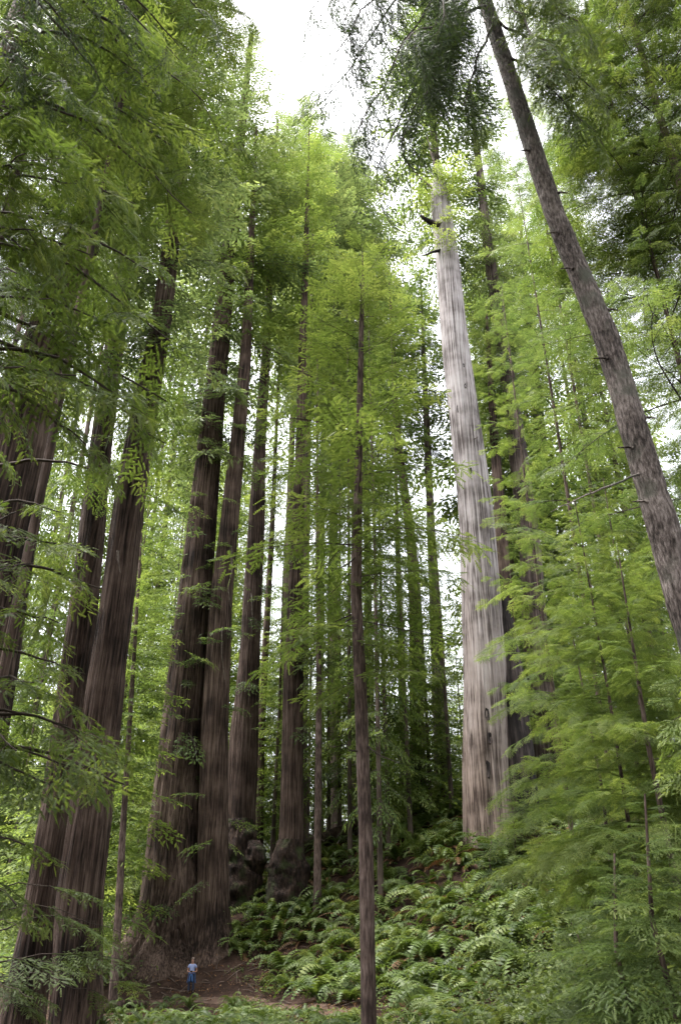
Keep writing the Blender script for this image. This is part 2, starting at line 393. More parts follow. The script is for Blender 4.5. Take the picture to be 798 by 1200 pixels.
def rotm(az, pitch, roll):
    return np.array(Euler((roll, -pitch, az), 'XYZ').to_matrix())
def long_bough(rng, L, parts, n, s0, s1, droop=.22, rise=.08, ang=52):
    """a long limb that carries many smaller sprays on both sides"""
    G = Geo(); t = np.linspace(0, 1, 10); ph = rng.uniform(0, 6.28)
    P = np.stack([L * t, L * .06 * np.sin(t * 4 + ph) * t, L * (rise * t - droop * t * t)], -1)
    tube(G, P, .007 * L * (1 - .8 * t), 1, 4)
    for k in range(n):
        tt = .16 + .84 * (k + rng.uniform(-.3, .3)) / (n - 1) if k < n - 1 else .98
        c = np.array([np.interp(tt, t, P[:, i]) for i in range(3)]); a = parts[int(rng.integers(len(parts)))]
        az = R(ang * rng.uniform(.6, 1.25)) * (1 if k % 2 else -1) if k < n - 1 else 0
        s = (s0 + (s1 - s0) * tt) * rng.uniform(.75, 1.2)
        m = rotm(az, R(rng.normal(-14, 9)), rng.normal(0, .3))
        V = (a[0] * s) @ m.T + c; G.V.append(V); G.F.append(a[1] + G.n); G.M.append(a[2]); G.T.append(np.clip(a[3] + rng.normal(0, .1), 0, 1)); G.n += len(V)
    return G.out()
LONG = [long_bough(RG, 4.6, LACE, 11, .62, .42) for _ in range(5)]
LONG_ME = [bough_mesh('long_spray', a, M['leaf_mid']) for a in LONG]
LONGN = [long_bough(RG, 4.6, NEAR, 15, .95, .7) for _ in range(4)]
LONGN_ME = [bough_mesh('long_near_spray', a, M['leaf_near']) for a in LONGN]
def rotm_(az, pitch, roll):
    return np.array(Euler((roll, -pitch, az), 'XYZ').to_matrix())
def crown_mesh(name, rng, H, Rad, nb, protos, L0, prof, pitch0, pitch1, leaf, gap=0.0, inner=0.25):
    """boughs set round an upright axis, crown base at the origin"""
    G = Geo()
    for i in range(nb):
        h = (i + rng.random()) / nb
        if gap and vnoise(np.array([h * 9.0]), np.array([i % 3 * 1.7]), 300 + int(rng.integers(3)))[0] < gap: continue
        az = i * 2.39996 + rng.normal(0, .5)
        ln = max(Rad * prof(h) * rng.uniform(.6, 1.12), .4)
        a = protos[int(rng.integers(len(protos)))]
        s = ln / L0
        s2 = max(s, .3)
        m = rotm(az, R(pitch0 + (pitch1 - pitch0) * h + rng.normal(0, 9)), rng.normal(0, .22))
        V = (a[0] * np.array([s, s2, s2])) @ m.T + np.array([0, 0, h * H])
        G.V.append(V); G.F.append(a[1] + G.n); G.M.append(a[2]); G.T.append(np.clip(a[3] + rng.normal(0, .10), 0, 1)); G.n += len(V)
    V, Fc, mi, T = G.out()
    return mesh(name, V, Fc, [leaf, M['twig']], mi, T)
redwood_prof = lambda h: (0.55 + 0.45 * math.sin(min(1, h * 2.2) * 1.57)) * (1 - h) ** .55 * 1.0 + .05
hemlock_prof = lambda h: (1 - h) ** .8 * min(1, .6 + h * 2) + .04
RG = np.random.default_rng(21)
CR_RED = [crown_mesh('redwood_crown', RG, 40, 5.8, 190, FARB, 4.5, redwood_prof, -22, 25, M['leaf_far'], .28) for _ in range(4)]
CR_THIN = [crown_mesh('airy_redwood_crown', RG, 40, 5.8, 105, FARB, 4.5, redwood_prof, -25, 20, M['leaf_far'], .3) for _ in range(4)]
CR_HEM = [crown_mesh('hemlock_crown', RG, 20, 3.4, 140, LAYB, 3.0, hemlock_prof, -12, 22, M['leaf_mid'], .12) for _ in range(4)]

# ------------------------------------------------------------------ trunks
def trunk_geo(P, rad, nseg, nring, seed, furrow=0.07, cells=26, flare=0.35, flare_h=2.0, lobes=5, zl=5.0, lump=0.0, tip=None):
    P = np.asarray(P, float); rad = np.asarray(rad, float)
    sl = np.concatenate([[0], np.cumsum(np.linalg.norm(np.diff(P, axis=0), axis=1))])
    Ltot = sl[-1]
    s = np.linspace(0, 1, nring) ** 1.25 * Ltot
    C = np.stack([np.interp(s, sl, P[:, i]) for i in range(3)], -1)
    r = np.interp(s, sl, rad)
    for _ in range(6):
        C[1:-1] = (C[:-2] + 2 * C[1:-1] + C[2:]) / 4; r[1:-1] = (r[:-2] + 2 * r[1:-1] + r[2:]) / 4
    th = np.arange(nseg) / nseg * 2 * math.pi
    TH, SS = np.meshgrid(th, s)
    u = TH / (2 * math.pi) * cells
    wu = 1.6 * (vnoise(TH / (2 * math.pi) * 6, SS / (zl * 1.3) + 7, seed, 6) - .5) + .25 * np.sin(SS * .12 + seed)
    n1 = vnoise(np.mod(u + wu, cells), SS / zl + 3, seed + 1, cells)
    n2 = vnoise(np.mod(2 * u + wu * 2, 2 * cells), SS / (zl * .5) + 5, seed + 2, 2 * cells)
    rid = 1 - (np.abs(2 * n1 - 1) ** 1.6 * .6 + np.abs(2 * n2 - 1) ** 1.4 * .4) * 1.25
    lob = sum(np.cos(TH * k + seed * 1.3 * k) / k for k in (2, 3, lobes)) / 1.6
    fl = flare * np.exp(-SS / flare_h)
    big = vnoise(TH / (2 * math.pi) * 5, SS / (zl * 2.2) + 9, seed + 3, 5) - .5
    rr = r[:, None] * (1 + fl * (1 + .55 * lob) + .10 * big + furrow * (rid - .5) * 2 + .04 * lob)
    if lump:
        l1 = vnoise(TH / (2 * math.pi) * 7, SS / .9, seed + 4, 7); l2 = vnoise(TH / (2 * math.pi) * 15, SS / .4, seed + 5, 15)
        rr += lump * (l1 ** 2 + .5 * l2) * r[:, None]
    V = np.stack([C[:, None, 0] + rr * np.cos(TH), C[:, None, 1] + rr * np.sin(TH), np.broadcast_to(C[:, None, 2], rr.shape)], -1).reshape(-1, 3)
    i, j = np.meshgrid(np.arange(nring - 1), np.arange(nseg), indexing='ij')
    a = i * nseg + j; b = i * nseg + (j + 1) % nseg
    Fc = np.stack([a, b, b + nseg, a + nseg], -1).reshape(-1, 4)
    return V, Fc
def trunk_path(px_list, Y):
    """photo points (px, py, width) of one upright trunk at distance Y -> world points and radii, carried down to the ground"""
    P = np.array([at(a, b, Y) for a, b, c in px_list]); r = np.array([.88 * c / 2 * px_m(a, b, Y) for a, b, c in px_list])
    o = np.argsort(P[:, 2]); P, r = P[o], r[o]
    d = (P[-1] - P[0]) / (P[-1, 2] - P[0, 2])
    zb = float(gz(P[0, 0], Y)) - 0.8 - 0.9 * r[0]
    if P[0, 2] > zb:
        P = np.vstack([P[0] - d * (P[0, 2] - zb), P]); r = np.concatenate([[r[0] * 1.06], r])
    return P, r
def top_at(P, r, z, rt):
    d = (P[-1] - P[0]) / (P[-1, 2] - P[0, 2])
    return np.vstack([P, P[-1] + d * (z - P[-1, 2])]), np.concatenate([r, [rt]])
def on_path(P, z): return np.array([np.interp(z, P[:, 2], P[:, i]) for i in range(3)])

def add_trunk(root, P, r, mat, name='trunk', **kw):
    V, Fc = trunk_geo(P, r, **kw)
    base = np.array(root.location)
    return obj(name, mesh(name, V - base, Fc, mat, smooth=True), root)
def add_limb(root, pts, r, mat, name='limb', k=5, seed=0):
    pts = np.asarray(pts, float); G = Geo()
    n = max(6, len(pts) * 4); t = np.linspace(0, len(pts) - 1, n)
    P = np.stack([np.interp(t, range(len(pts)), pts[:, i]) for i in range(3)], -1)
    for _ in range(3): P[1:-1] = (P[:-2] + P[1:-1] * 2 + P[2:]) / 4
    rr = np.random.default_rng(abs(int(seed)) + 5)
    P[1:-1] += rr.normal(0, .018, (n - 2, 3)) * np.linalg.norm(P[-1] - P[0]) * .3
    tube(G, P - np.array(root.location), r * (1 - .78 * np.linspace(0, 1, n)) * (1 + .12 * rr.random(n)), 0, k)
    V, Fc, _, _ = G.out()
    return obj(name, mesh(name, V, Fc, mat, smooth=True), root), P
def set_crown(root, me, base, H, H0, wide, rng, leaf, tilt=(0, 0), name='crown'):
    base = np.asarray(base, float) - np.array(root.location)
    c = obj(name, me, root, base, (tilt[0], tilt[1], rng.uniform(0, 6.28)), (wide, wide, H / H0), [leaf, M['twig']])
    c['kind'] = 'stuff'
    return c
def euler_dir(d, roll=0.0):
    """rotation that lays a spray's +X along d with its flat side up"""
    m = frame(np.asarray(d, float), np.array([0.0, 0, 1]))
    e = Matrix(m.tolist()) @ Matrix.Rotation(roll, 3, 'X')
    return e.to_euler()

# ------------------------------------------------------------------ the big trees
rng = np.random.default_rng(5)
HERO = {}
def big_tree(key, label, pxs, Y, top, rt, mat, crown_from=None, wide=1.0, leaf='leaf_far', group=None, nseg=88, nring=150, proto=0, cat='tree', name='redwood_tree', sprays=0, spray_py=(400, 900), protos=None, H0=40, **kw):
    P, r = trunk_path(pxs, Y)
    ztop = at(*top, Y)[2]
    P, r = top_at(P, r, ztop, rt)
    root = thing(name, label, cat, (P[0, 0], P[0, 1], P[0, 2] + .8), group)
    add_trunk(root, P, r, M[mat], nseg=nseg, nring=nring, seed=abs(hash(key)) % 97 if False else sum(map(ord, key)), **kw)
    if crown_from is not None:
        zc = at(*crown_from, Y)[2]
        set_crown(root, (protos or CR_RED)[proto % 4], on_path(P, zc), (ztop - zc) * 1.03, H0, wide, rng, M[leaf])
    HERO[key] = (root, P, r, Y)
    # sprays that grow straight out of the trunk lower down, joined into one part
    if sprays:
        G = Geo()
        z0, z1 = sorted((at(pxs[0][0], spray_py[1], Y)[2], at(pxs[0][0], spray_py[0], Y)[2]))
        for i in range(sprays):
            z = rng.uniform(z0, z1); c = on_path(P, z); rr = np.interp(z, P[:, 2], r)
            az = rng.uniform(math.pi, 2 * math.pi) if rng.random() < .75 else rng.uniform(0, math.pi)
            a = LAYB[int(rng.integers(len(LAYB)))]; s = rng.uniform(.5, 1.25)
            m = rotm(az, R(rng.normal(-14, 10)), rng.normal(0, .2))
            V = (a[0] * s) @ m.T + c + np.array([math.cos(az), math.sin(az), 0]) * rr * .9 - np.array(root.location)
            G.V.append(V); G.F.append(a[1] + G.n); G.M.append(a[2]); G.T.append(np.clip(a[3] + rng.normal(0, .12), 0, 1)); G.n += len(V)
        V, Fc, mi, T = G.out()
        o = obj('foliage', mesh('foliage', V, Fc, [M['leaf_mid'], M['twig']], mi, T), root); o['kind'] = 'stuff'
    return root

big_tree('edge', 'massive dark redwood cut off by the left edge, leaning in', [(-40, 900, 84), (2, 640, 76), (44, 450, 66), (97, 280, 42), (170, 30, 30)], 24, (215, -160), .3, 'bark_redwood', (140, 170), .9, 'leaf_far', furrow=.12, cells=24, zl=7, proto=0)
big_tree('twinl', 'left stem of the twin redwoods, narrower and leaning behind its partner', [(30, 1180, 46), (68, 950, 40), (97, 720, 34), (119, 520, 26), (150, 290, 20)], 35, (195, -60), .2, 'bark_redwood', (146, 350), 1.15, 'leaf_far', 'twin redwoods on the left', furrow=.12, cells=20, proto=1)
big_tree('twinr', 'thick right stem of the twin redwoods, furrowed bark to the ground', [(91, 1190, 60), (94, 1050, 57), (125, 800, 45), (139, 700, 40), (150, 600, 38), (171, 475, 32), (190, 375, 24)], 33, (228, -20), .2, 'bark_redwood', (188, 420), 1.15, 'leaf_far', 'twin redwoods on the left', furrow=.12, cells=22, flare=.12, proto=2, sprays=12, spray_py=(400, 640))
big_tree('giant', 'giant redwood with flared root mound directly behind the person', [(182, 1150, 168), (188, 1128, 132), (196, 1104, 104), (203, 1070, 86), (206, 1000, 72), (209, 900, 55), (218, 800, 47), (233, 650, 38), (250, 480, 27)], 55, (268, 40), .25, 'bark_redwood', (246, 540), 1.75, 'leaf_far', furrow=.10, cells=30, flare=.12, flare_h=3.0, lobes=7, proto=3, nseg=110, sprays=64, spray_py=(430, 1060))
big_tree('flank', 'straight dark redwood pressed against the right side of the giant', [(254, 1140, 70), (251, 1115, 52), (249, 1085, 43), (250, 1000, 38), (252, 850, 34), (260, 700, 28), (278, 525, 19), (288, 420, 14)], 54, (303, 150), .12, 'bark_redwood', (292, 390), 1.15, 'leaf_bright', protos=CR_THIN, furrow=.08, cells=20, flare=.3, flare_h=2.4, proto=1, sprays=26, spray_py=(430, 1040))
big_tree('burl', 'redwood with a black burl and hollow at its foot', [(282, 1040, 44), (282, 960, 38), (286, 860, 36), (292, 790, 27), (299, 650, 22), (306, 500, 14), (313, 400, 11)], 60, (333, 140), .12, 'bark_redwood', (318, 330), 1.2, 'leaf_far', protos=CR_THIN, furrow=.07, cells=20, flare=.15, proto=0, sprays=18, spray_py=(430, 960))
big_tree('slim', 'thin straight redwood pole between the two burl-footed trees', [(303, 1010, 12), (306, 850, 10), (312, 750, 9), (320, 600, 6)], 64, (331, 380), .08, 'bark_redwood', (322, 640), .45, 'leaf_mid', furrow=.05, cells=12, nseg=32, nring=80, proto=2)
big_tree('skirt', 'redwood standing on a bulging root skirt above the ferns', [(338, 1060, 40), (341, 1010, 34), (342, 950, 30), (344, 800, 26), (347, 690, 20), (351, 560, 14), (355, 400, 10), (359, 280, 7)], 57.5, (366, 150), .06, 'bark_redwood', (355, 430), 1.35, 'leaf_bright', protos=CR_THIN, furrow=.07, cells=18, flare=.3, flare_h=1.6, proto=3, sprays=16, spray_py=(560, 990))
big_tree('slopeone', 'dark bare redwood trunk at the top of the fern slope', [(490, 938, 22), (489, 850, 19), (486, 720, 15), (483, 640, 13), (467, 525, 9)], 66, (452, 330), .1, 'bark_redwood', (470, 540), .9, 'leaf_mid', nseg=48, nring=90, cells=14, proto=1, sprays=3, spray_py=(560, 760))
big_tree('slopetwo', 'paler redwood trunk just right of the dark one on the slope', [(518, 928, 18), (515, 850, 16), (508, 700, 12), (501, 525, 9)], 73, (492, 320), .1, 'bark_grey', (502, 530), .95, 'leaf_mid', nseg=48, nring=90, cells=14, proto=2, sprays=3, spray_py=(560, 760))
big_tree('slopethin', 'thin pole tree just left of the dark slope redwood', [(473, 935, 9), (470, 800, 8), (466, 650, 6)], 68, (458, 430), .05, 'bark_grey', (467, 760), .4, 'leaf_mid', nseg=24, nring=60, cells=8, proto=3)
big_tree('behind', 'tall grey-brown redwood with mossy sprays behind the pale snag', [(628, 760, 32), (621, 640, 27), (603, 500, 22), (588, 400, 17), (573, 300, 13), (563, 210, 10)], 58, (550, 100), .15, 'bark_grey', (596, 460), .95, 'leaf_far', nseg=64, cells=16, proto=0, sprays=8, spray_py=(320, 640))
big_tree('shadow', 'dark trunk half hidden by the right side of the snag', [(604, 900, 24), (596, 760, 20), (587, 620, 15), (578, 500, 11)], 57, (565, 360), .1, 'bark_redwood', (580, 520), .5, 'leaf_mid', nseg=48, nring=90, cells=14, proto=1)
big_tree('palefar', 'pale distant trunk glimpsed right of the grey-brown redwood', [(650, 700, 20), (633, 520, 16), (625, 430, 13)], 80, (606, 250), .15, 'bark_grey', (627, 450), .7, 'leaf_far', nseg=40, nring=80, cells=12, proto=2)
big_tree('leftthin', 'thin sapling trunk between the twin redwoods and the giant', [(138, 1090, 10), (143, 1000, 9), (149, 900, 7), (158, 760, 5)], 47, (172, 560), .04, 'bark_young', (148, 930), 1.0, 'leaf_bright', nseg=24, nring=60, cells=8, protos=CR_HEM, H0=20, name='hemlock_tree', proto=0)
big_tree('polea', 'thin dark pole tree right of the root-skirt redwood', [(372, 1025, 9), (373, 930, 9), (374, 800, 7), (372, 650, 5)], 55, (374, 420), .05, 'bark_young', (373, 800), 1.1, 'leaf_mid', nseg=24, nring=60, cells=8, protos=CR_HEM, H0=20, name='hemlock_tree', proto=1)

big_tree('topper', 'leafy redwood crown rising right behind the top of the snag', [(572, 900, 20), (560, 600, 16), (536, 400, 13), (510, 180, 9)], 59, (488, -40), .12, 'bark_grey', (522, 300), 1.7, 'leaf_mid', nseg=40, nring=80, cells=12, proto=1)
def bark_strip(key, pts, wd):
    root, P_, r_, Y_ = HERO[key]
    Q = []
    for (px, py, off) in pts:
        a = at(px, py, Y_); ctr = on_path(P_, a[2]); ra = np.interp(a[2], P_[:, 2], r_)
        dx = np.clip((a[0] - ctr[0]) / ra, -.95, .95); Q.append((a[0], ctr[1] - ra * math.sqrt(1 - dx * dx) * 1.1 - off, a[2]))
    add_limb(root, Q, wd, M['wood_dead'], 'bark_strip', 5, int(pts[0][1]))
bark_strip('twinr', [(147, 590, .1), (143, 592, .3), (141, 600, .35), (139, 608, .2)], .07)
bark_strip('twinr', [(144, 655, .1), (145, 668, .25), (147, 680, .15)], .06)
bark_strip('flank', [(272, 645, .1), (274, 670, .4), (269, 695, .5), (272, 715, .2)], .09)
bark_strip('flank', [(263, 740, .1), (262, 770, .3), (265, 800, .1)], .06)
bark_strip('burl', [(296, 700, .1), (298, 730, .3), (295, 760, .1)], .06)
# burls and root skirts: lumpy masses grown onto the trunk foot
def burl(key, pxs, Y, seed, lump=.3, name='burl', ground=True):
    root = HERO[key][0]
    P = np.array([at(a, b, Y) for a, b, c in pxs]); r = np.array([c / 2 * px_m(a, b, Y) for a, b, c in pxs]); o = np.argsort(P[:, 2])
    P, r = P[o], r[o]
    zb = float(gz(P[0, 0], Y)) - 1.2
    if ground and P[0, 2] > zb: P = np.vstack([[P[0, 0], Y, zb], P]); r = np.concatenate([[r[0] * (1 + .25 * (P[1, 2] - zb))], r])
    V, Fc = trunk_geo(P, r, 84, 80, seed, furrow=.10, cells=16, flare=0, zl=1.2, lump=lump)
    return obj(name, mesh(name, V - np.array(root.location), Fc, M['bark_burl'], smooth=True), root)
burl('burl', [(282, 960, 24), (281, 985, 33), (280, 1003, 38), (280, 1020, 40), (280, 1040, 42), (281, 1062, 46)], 59.2, 41)
burl('burl', [(297, 985, 12), (299, 996, 20), (300, 1010, 20), (299, 1025, 10)], 58.6, 42, .6, ground=False)
burl('skirt', [(340, 984, 22), (339, 998, 31), (338, 1014, 37), (338, 1030, 39), (337, 1045, 40), (335, 1062, 42), (334, 1075, 50)], 57, 43, .34, 'root_skirt')
rr_ = np.random.default_rng(46)
def roots(key, n, x0, x1, ytop, ybot, spread, Yoff, r0):
    root, P_, r_, Y_ = HERO[key]
    for i in range(n):
        f = (i + rr_.random()) / n; px = x0 + (x1 - x0) * f; py = rr_.uniform(*ytop); ye = rr_.uniform(*ybot)
        a = at(px, py, Y_); ctr = on_path(P_, a[2]); ra = np.interp(a[2], P_[:, 2], r_) * 1.02
        dx = np.clip((a[0] - ctr[0]) / ra, -.95, .95); a[1] = ctr[1] - ra * math.sqrt(1 - dx * dx) + .22
        e = at(px + (f - .45) * spread + rr_.normal(0, 2), ye, Y_ - Yoff * rr_.uniform(.8, 1.3)); e[2] = min(e[2], float(gz(e[0], e[1])) + .1)
        m1 = a * .6 + e * .4 + np.array([rr_.normal(0, .06), -.05, 0]); m2 = a * .25 + e * .75 + np.array([rr_.normal(0, .12), .1, -.1])
        add_limb(root, [a, m1, m2, e], r0 * rr_.uniform(.5, 1.3), M['bark_redwood'], 'root', 8, i * 7)
roots('giant', 13, 160, 238, (1075, 1115), (1138, 1160), 36, 1.7, .34)
roots('flank', 7, 238, 264, (1070, 1105), (1130, 1150), 24, 1.3, .26)
roots('skirt', 8, 322, 354, (1030, 1055), (1068, 1085), 26, 2.0, .17)
roots('burl', 6, 264, 300, (1020, 1045), (1052, 1068), 26, 1.8, .15)

# ------------------------------------------------------------------ the pale snag
Ys = 52
P, r = trunk_path([(573, 990, 64), (569, 900, 60), (568, 800, 57), (563, 700, 50), (557, 600, 44), (545, 500, 39), (533, 400, 34), (524, 300, 29), (517, 245, 25), (513, 215, 20)], Ys)
snag = thing('dead_snag', 'tall pale silver dead snag, barkless, rising from the fern slope', 'snag', (P[0, 0], P[0, 1], P[0, 2] + .8))
add_trunk(snag, P, r, M['wood_snag'], nseg=150, nring=240, seed=77, furrow=.055, cells=34, flare=.10, flare_h=2, zl=11)
def stub(pts, r0, mat='wood_char', name='limb'):
    add_limb(snag, pts, r0, M[mat], name, 7)
stub([at(520, 266, Ys - .3), at(510, 263, Ys - .8), at(500, 258, Ys - 1.4), at(492, 252, Ys - 1.6)], .42)
stub([at(525, 292, Ys - .3), at(510, 294, Ys - .8), at(494, 300, Ys - 1)], .2)
stub([at(516, 240, Ys), at(508, 220, Ys - .4), at(488, 205, Ys - .6), at(478, 190, Ys - .4)], .16, 'wood_dead')
stub([at(512, 205, Ys), at(506, 180, Ys), at(500, 160, Ys)], .14, 'wood_dead')
stub([at(545, 520, Ys - .6), at(560, 512, Ys - 1.4)], .1, 'wood_dead')
# splintered top and the live sprays that crowd it
for (sx, h_, w_) in [(-.35, 2.2, .16), (.1, 3.4, .2), (.4, 1.5, .14), (-.1, 1.2, .22), (.25, 2.4, .12)]:
    b_ = P[-1] + np.array([sx, rng.uniform(-.3, .3), -.6]); add_limb(snag, [b_, b_ + np.array([0, 0, h_ * .6]), b_ + np.array([sx * .2, 0, h_ + .6])], w_, M['wood_snag'], 'splinter', 6, int(sx * 100))
G = Geo()
for i in range(34):
    c = on_path(P, at(515, rng.uniform(195, 310), Ys)[2]); az = rng.uniform(0, 6.28) if i % 3 else rng.uniform(3.5, 6.0)
    a = LAYB[int(rng.integers(len(LAYB)))]; V = (a[0] * rng.uniform(.55, 1.35)) @ rotm(az, R(rng.normal(0, 18)), rng.normal(0, .3)).T + c - np.array(snag.location)
    G.V.append(V); G.F.append(a[1] + G.n); G.M.append(a[2]); G.T.append(np.clip(a[3] + rng.normal(.1, .12), 0, 1)); G.n += len(V)
V, Fc, mi, T = G.out(); o = obj('foliage', mesh('foliage', V, Fc, [M['leaf_bright'], M['twig']], mi, T), snag); o['kind'] = 'stuff'
# knot holes: short rims standing on the surface
for (kx, ky, kr) in [(535, 487, .2), (543, 462, .13), (549, 560, .12), (566, 842, .22), (570, 870, .2), (567, 905, .24), (556, 940, .22), (551, 755, .13), (541, 438, .1), (576, 640, .12)]:
    c = at(kx, ky, Ys); i = np.interp(c[2], P[:, 2], r); ctr = on_path(P, c[2])
    dx = np.clip((c[0] - ctr[0]) / i, -.9, .9); pos = np.array([c[0], ctr[1] - i * math.sqrt(1 - dx * dx) * .985, c[2]])
    V, Fc = [], []
    for a in range(10):
        an = a / 10 * 2 * math.pi; q = rng.uniform(.7, 1.2)
        V.append((math.cos(an) * kr * q * .6, -.03, math.sin(an) * kr * q * 2.0)); V.append((math.cos(an) * kr * q, .12, math.sin(an) * kr * q * 2.6))
    V.append((0, .03, 0))
    for a in range(10):
        b = (a + 1) % 10
        Fc += [(a * 2, b * 2, b * 2 + 1), (a * 2, b * 2 + 1, a * 2 + 1), (a * 2, 20, b * 2)]
    obj('knot_hole', mesh('knot_hole', V, Fc, M['wood_char']), snag, pos - np.array(snag.location), (0, 0, math.asin(dx)))
# charred hollow side with a sliver of pale shell
def slab(pxs, Y, mat, name, seed, **kw):
    P2 = np.array([at(a, b, Y) for a, b, c in pxs]); r2 = np.array([c / 2 * px_m(a, b, Y) for a, b, c in pxs]); o = np.argsort(P2[:, 2])
    V, Fc = trunk_geo(P2[o], r2[o], 56, 90, seed, **kw)
    obj(name, mesh(name, V - np.array(snag.location), Fc, M[mat], smooth=True), snag)
slab([(609, 1000, 44), (608, 940, 40), (605, 880, 36), (599, 800, 30), (592, 730, 18), (586, 680, 4)], Ys + .3, 'wood_char', 'charred_side', 51, furrow=.12, cells=12, flare=.1, zl=4)
slab([(622, 985, 15), (619, 920, 11), (614, 860, 8), (608, 800, 6), (603, 760, 2)], Ys + .5, 'wood_snag', 'shell_sliver', 52, furrow=.1, cells=8, flare=0, zl=4)

# ------------------------------------------------------------------ slender tree in the middle and the leaning trunk
Yc = 20
P, r = trunk_path([(434, 1236, 23), (432, 1195, 20), (429, 1000, 18.5), (422, 800, 16), (417, 690, 14), (419, 600, 12), (421, 500, 9), (423, 400, 6.5), (425, 330, 4)], Yc)
P, r = top_at(P, r, at(426, 285, Yc)[2], .01)
young = thing('hemlock_tree', 'slender young tree with bare dark pole trunk in the middle', 'tree', (P[0, 0], P[0, 1], P[0, 2] + .8))
add_trunk(young, P, r, M['bark_young'], nseg=40, nring=200, seed=61, furrow=.06, cells=16, flare=.15, flare_h=.5, zl=.7)
YP = P
Yo = 14
P = np.array([at(867, 930, Yo), at(785, 650, Yo), at(712, 400, Yo), at(649, 250, Yo), (at(584, 50, Yo)), at(548, -60, Yo), at(500, -200, Yo)])
d = (P[1] - P[0]) / (P[1, 2] - P[0, 2]); zb = float(gz(P[0, 0] + 2, Yo)) - .8
P = np.vstack([P[0] - d * (P[0, 2] - zb) , P])
r = np.array([.38, .35, .305, .265, .24, .215, .185, .09])
lean = thing('spruce_tree', 'leaning grey-barked trunk crossing the upper right corner', 'tree', (P[0, 0], P[0, 1], P[0, 2] + .8))
add_trunk(lean, P, r, M['bark_spruce'], nseg=72, nring=420, seed=66, furrow=.055, cells=17, flare=.2, flare_h=.8, zl=.28)
LP = P

def sprays_on(root, crown, pts, n, protos, size, leaf, rng, down=.3, spread=1.0, outdir=None, roll=.5, t0=.2):
    """leafy sprays set along a limb"""
    for i in range(n):
        t = (t0 + (1 - t0) * (i + rng.random()) / n) * (len(pts) - 1)
        c = np.array([np.interp(t, range(len(pts)), pts[:, k]) for k in range(3)])
        j = min(int(t), len(pts) - 2); tg = pts[j + 1] - pts[j]; tg = tg / np.linalg.norm(tg)
        a = R(rng.uniform(15, 75)) * (1 if i % 2 else -1) * spread
        d = np.array([tg[0] * math.cos(a) - tg[1] * math.sin(a), tg[0] * math.sin(a) + tg[1] * math.cos(a), tg[2] * .5 - rng.uniform(0, down * 2)])
        obj('bough', protos[int(rng.integers(len(protos)))], crown, c - np.array(root.location), euler_dir(d, rng.normal(0, roll)), size * rng.uniform(.7, 1.25), [leaf, M['twig']])
def crown_of(root): return obj('crown', None, root)

# crown of the slender tree: whorls of lacy boughs
rng = np.random.default_rng(31)
cw = crown_of(young)
for i in range(64):
    h = (i + rng.random()) / 64
    z = at(420, 820, Yc)[2] + h * (YP[-1, 2] - at(420, 820, Yc)[2])
    if h < .3 and rng.random() < .3: continue
    c = on_path(YP, z); az = i * 2.4 + rng.normal(0, .4)
    ln = (.75 + 3.5 * (1 - h) ** .75 * min(1, .45 + h * 2.2)) * rng.uniform(.7, 1.15)
    pit = R(-10 + 34 * h + rng.normal(0, 7))
    obj('bough', LACE_ME[int(rng.integers(6))], cw, c - np.array(young.location), Euler((rng.normal(0, .2), -pit, az), 'XYZ'), ln / 2.6)
for i in range(13):
    h = .72 + .28 * (i + .5) / 13; z = at(420, 760, Yc)[2] + h * (YP[-1, 2] - at(420, 760, Yc)[2]); c = on_path(YP, z)
    obj('bough', LACE_ME[int(rng.integers(6))], cw, c - np.array(young.location), Euler((rng.normal(0, .3), -R(15 + 40 * (h - .7) / .3 + rng.normal(0, 8)), i * 2.4), 'XYZ'), (1.5 - 1.1 * (h - .72) / .28 * .7) / 2.6 * rng.uniform(.8, 1.2))
for i in range(16):
    z = at(420, rng.uniform(560, 870), Yc)[2]; c = on_path(YP, z)
    obj('bough', LACE_ME[int(rng.integers(6))], cw, c - np.array(young.location), Euler((rng.normal(0, .3), R(rng.uniform(0, 22)), i * 2.4 + rng.normal(0, .4)), 'XYZ'), rng.uniform(.35, .75))
for (x0, y0, x1, y1) in [(418, 690, 455, 660), (417, 720, 385, 735), (419, 600, 470, 625), (421, 880, 400, 872), (420, 650, 392, 668), (424, 870, 470, 895)]:
    add_limb(young, [at(x0, y0, Yc), at((x0 + x1) / 2, (y0 + y1) / 2 + 4, Yc - .4), at(x1, y1, Yc - .9)], .025, M['twig'], 'dead_branch', 4, x1)

# foliage of the leaning tree: hanging sprays in front of the sky, and a few to the right
rng = np.random.default_rng(41)
lc = crown_of(lean)
def lean_at(py):
    pys = np.array([proj(p)[1] for p in LP]); o = np.argsort(pys)
    return np.array([np.interp(py, pys[o], LP[o, k]) for k in range(3)])
LIMBS = [  # (start py on the trunk, end px, end py, end Y, sprays)
    (-120, 430, -60, 11, 9), (-100, 395, 60, 11.5, 10), (-60, 420, 150, 12, 10), (-40, 470, 170, 12.5, 10), (-20, 500, 110, 12, 9), (10, 455, 60, 10.5, 9), (-80, 520, 20, 11, 9), (-130, 480, -90, 12, 8), (30, 540, 130, 12.5, 7), (-140, 362, 15, 11.5, 10), (-150, 380, -40, 12, 10), (-150, 400, 30, 11.5, 10), (-90, 385, 110, 12, 9), (-30, 440, 200, 12.5, 8), (-70, 500, 60, 12, 9),
    (-100, 640, -20, 11.5, 9), (-60, 690, 40, 12, 9), (20, 700, 110, 12.5, 8), (-140, 740, -40, 12, 9), (-40, 640, 60, 11.5, 6), (60, 690, 150, 12.8, 5)]
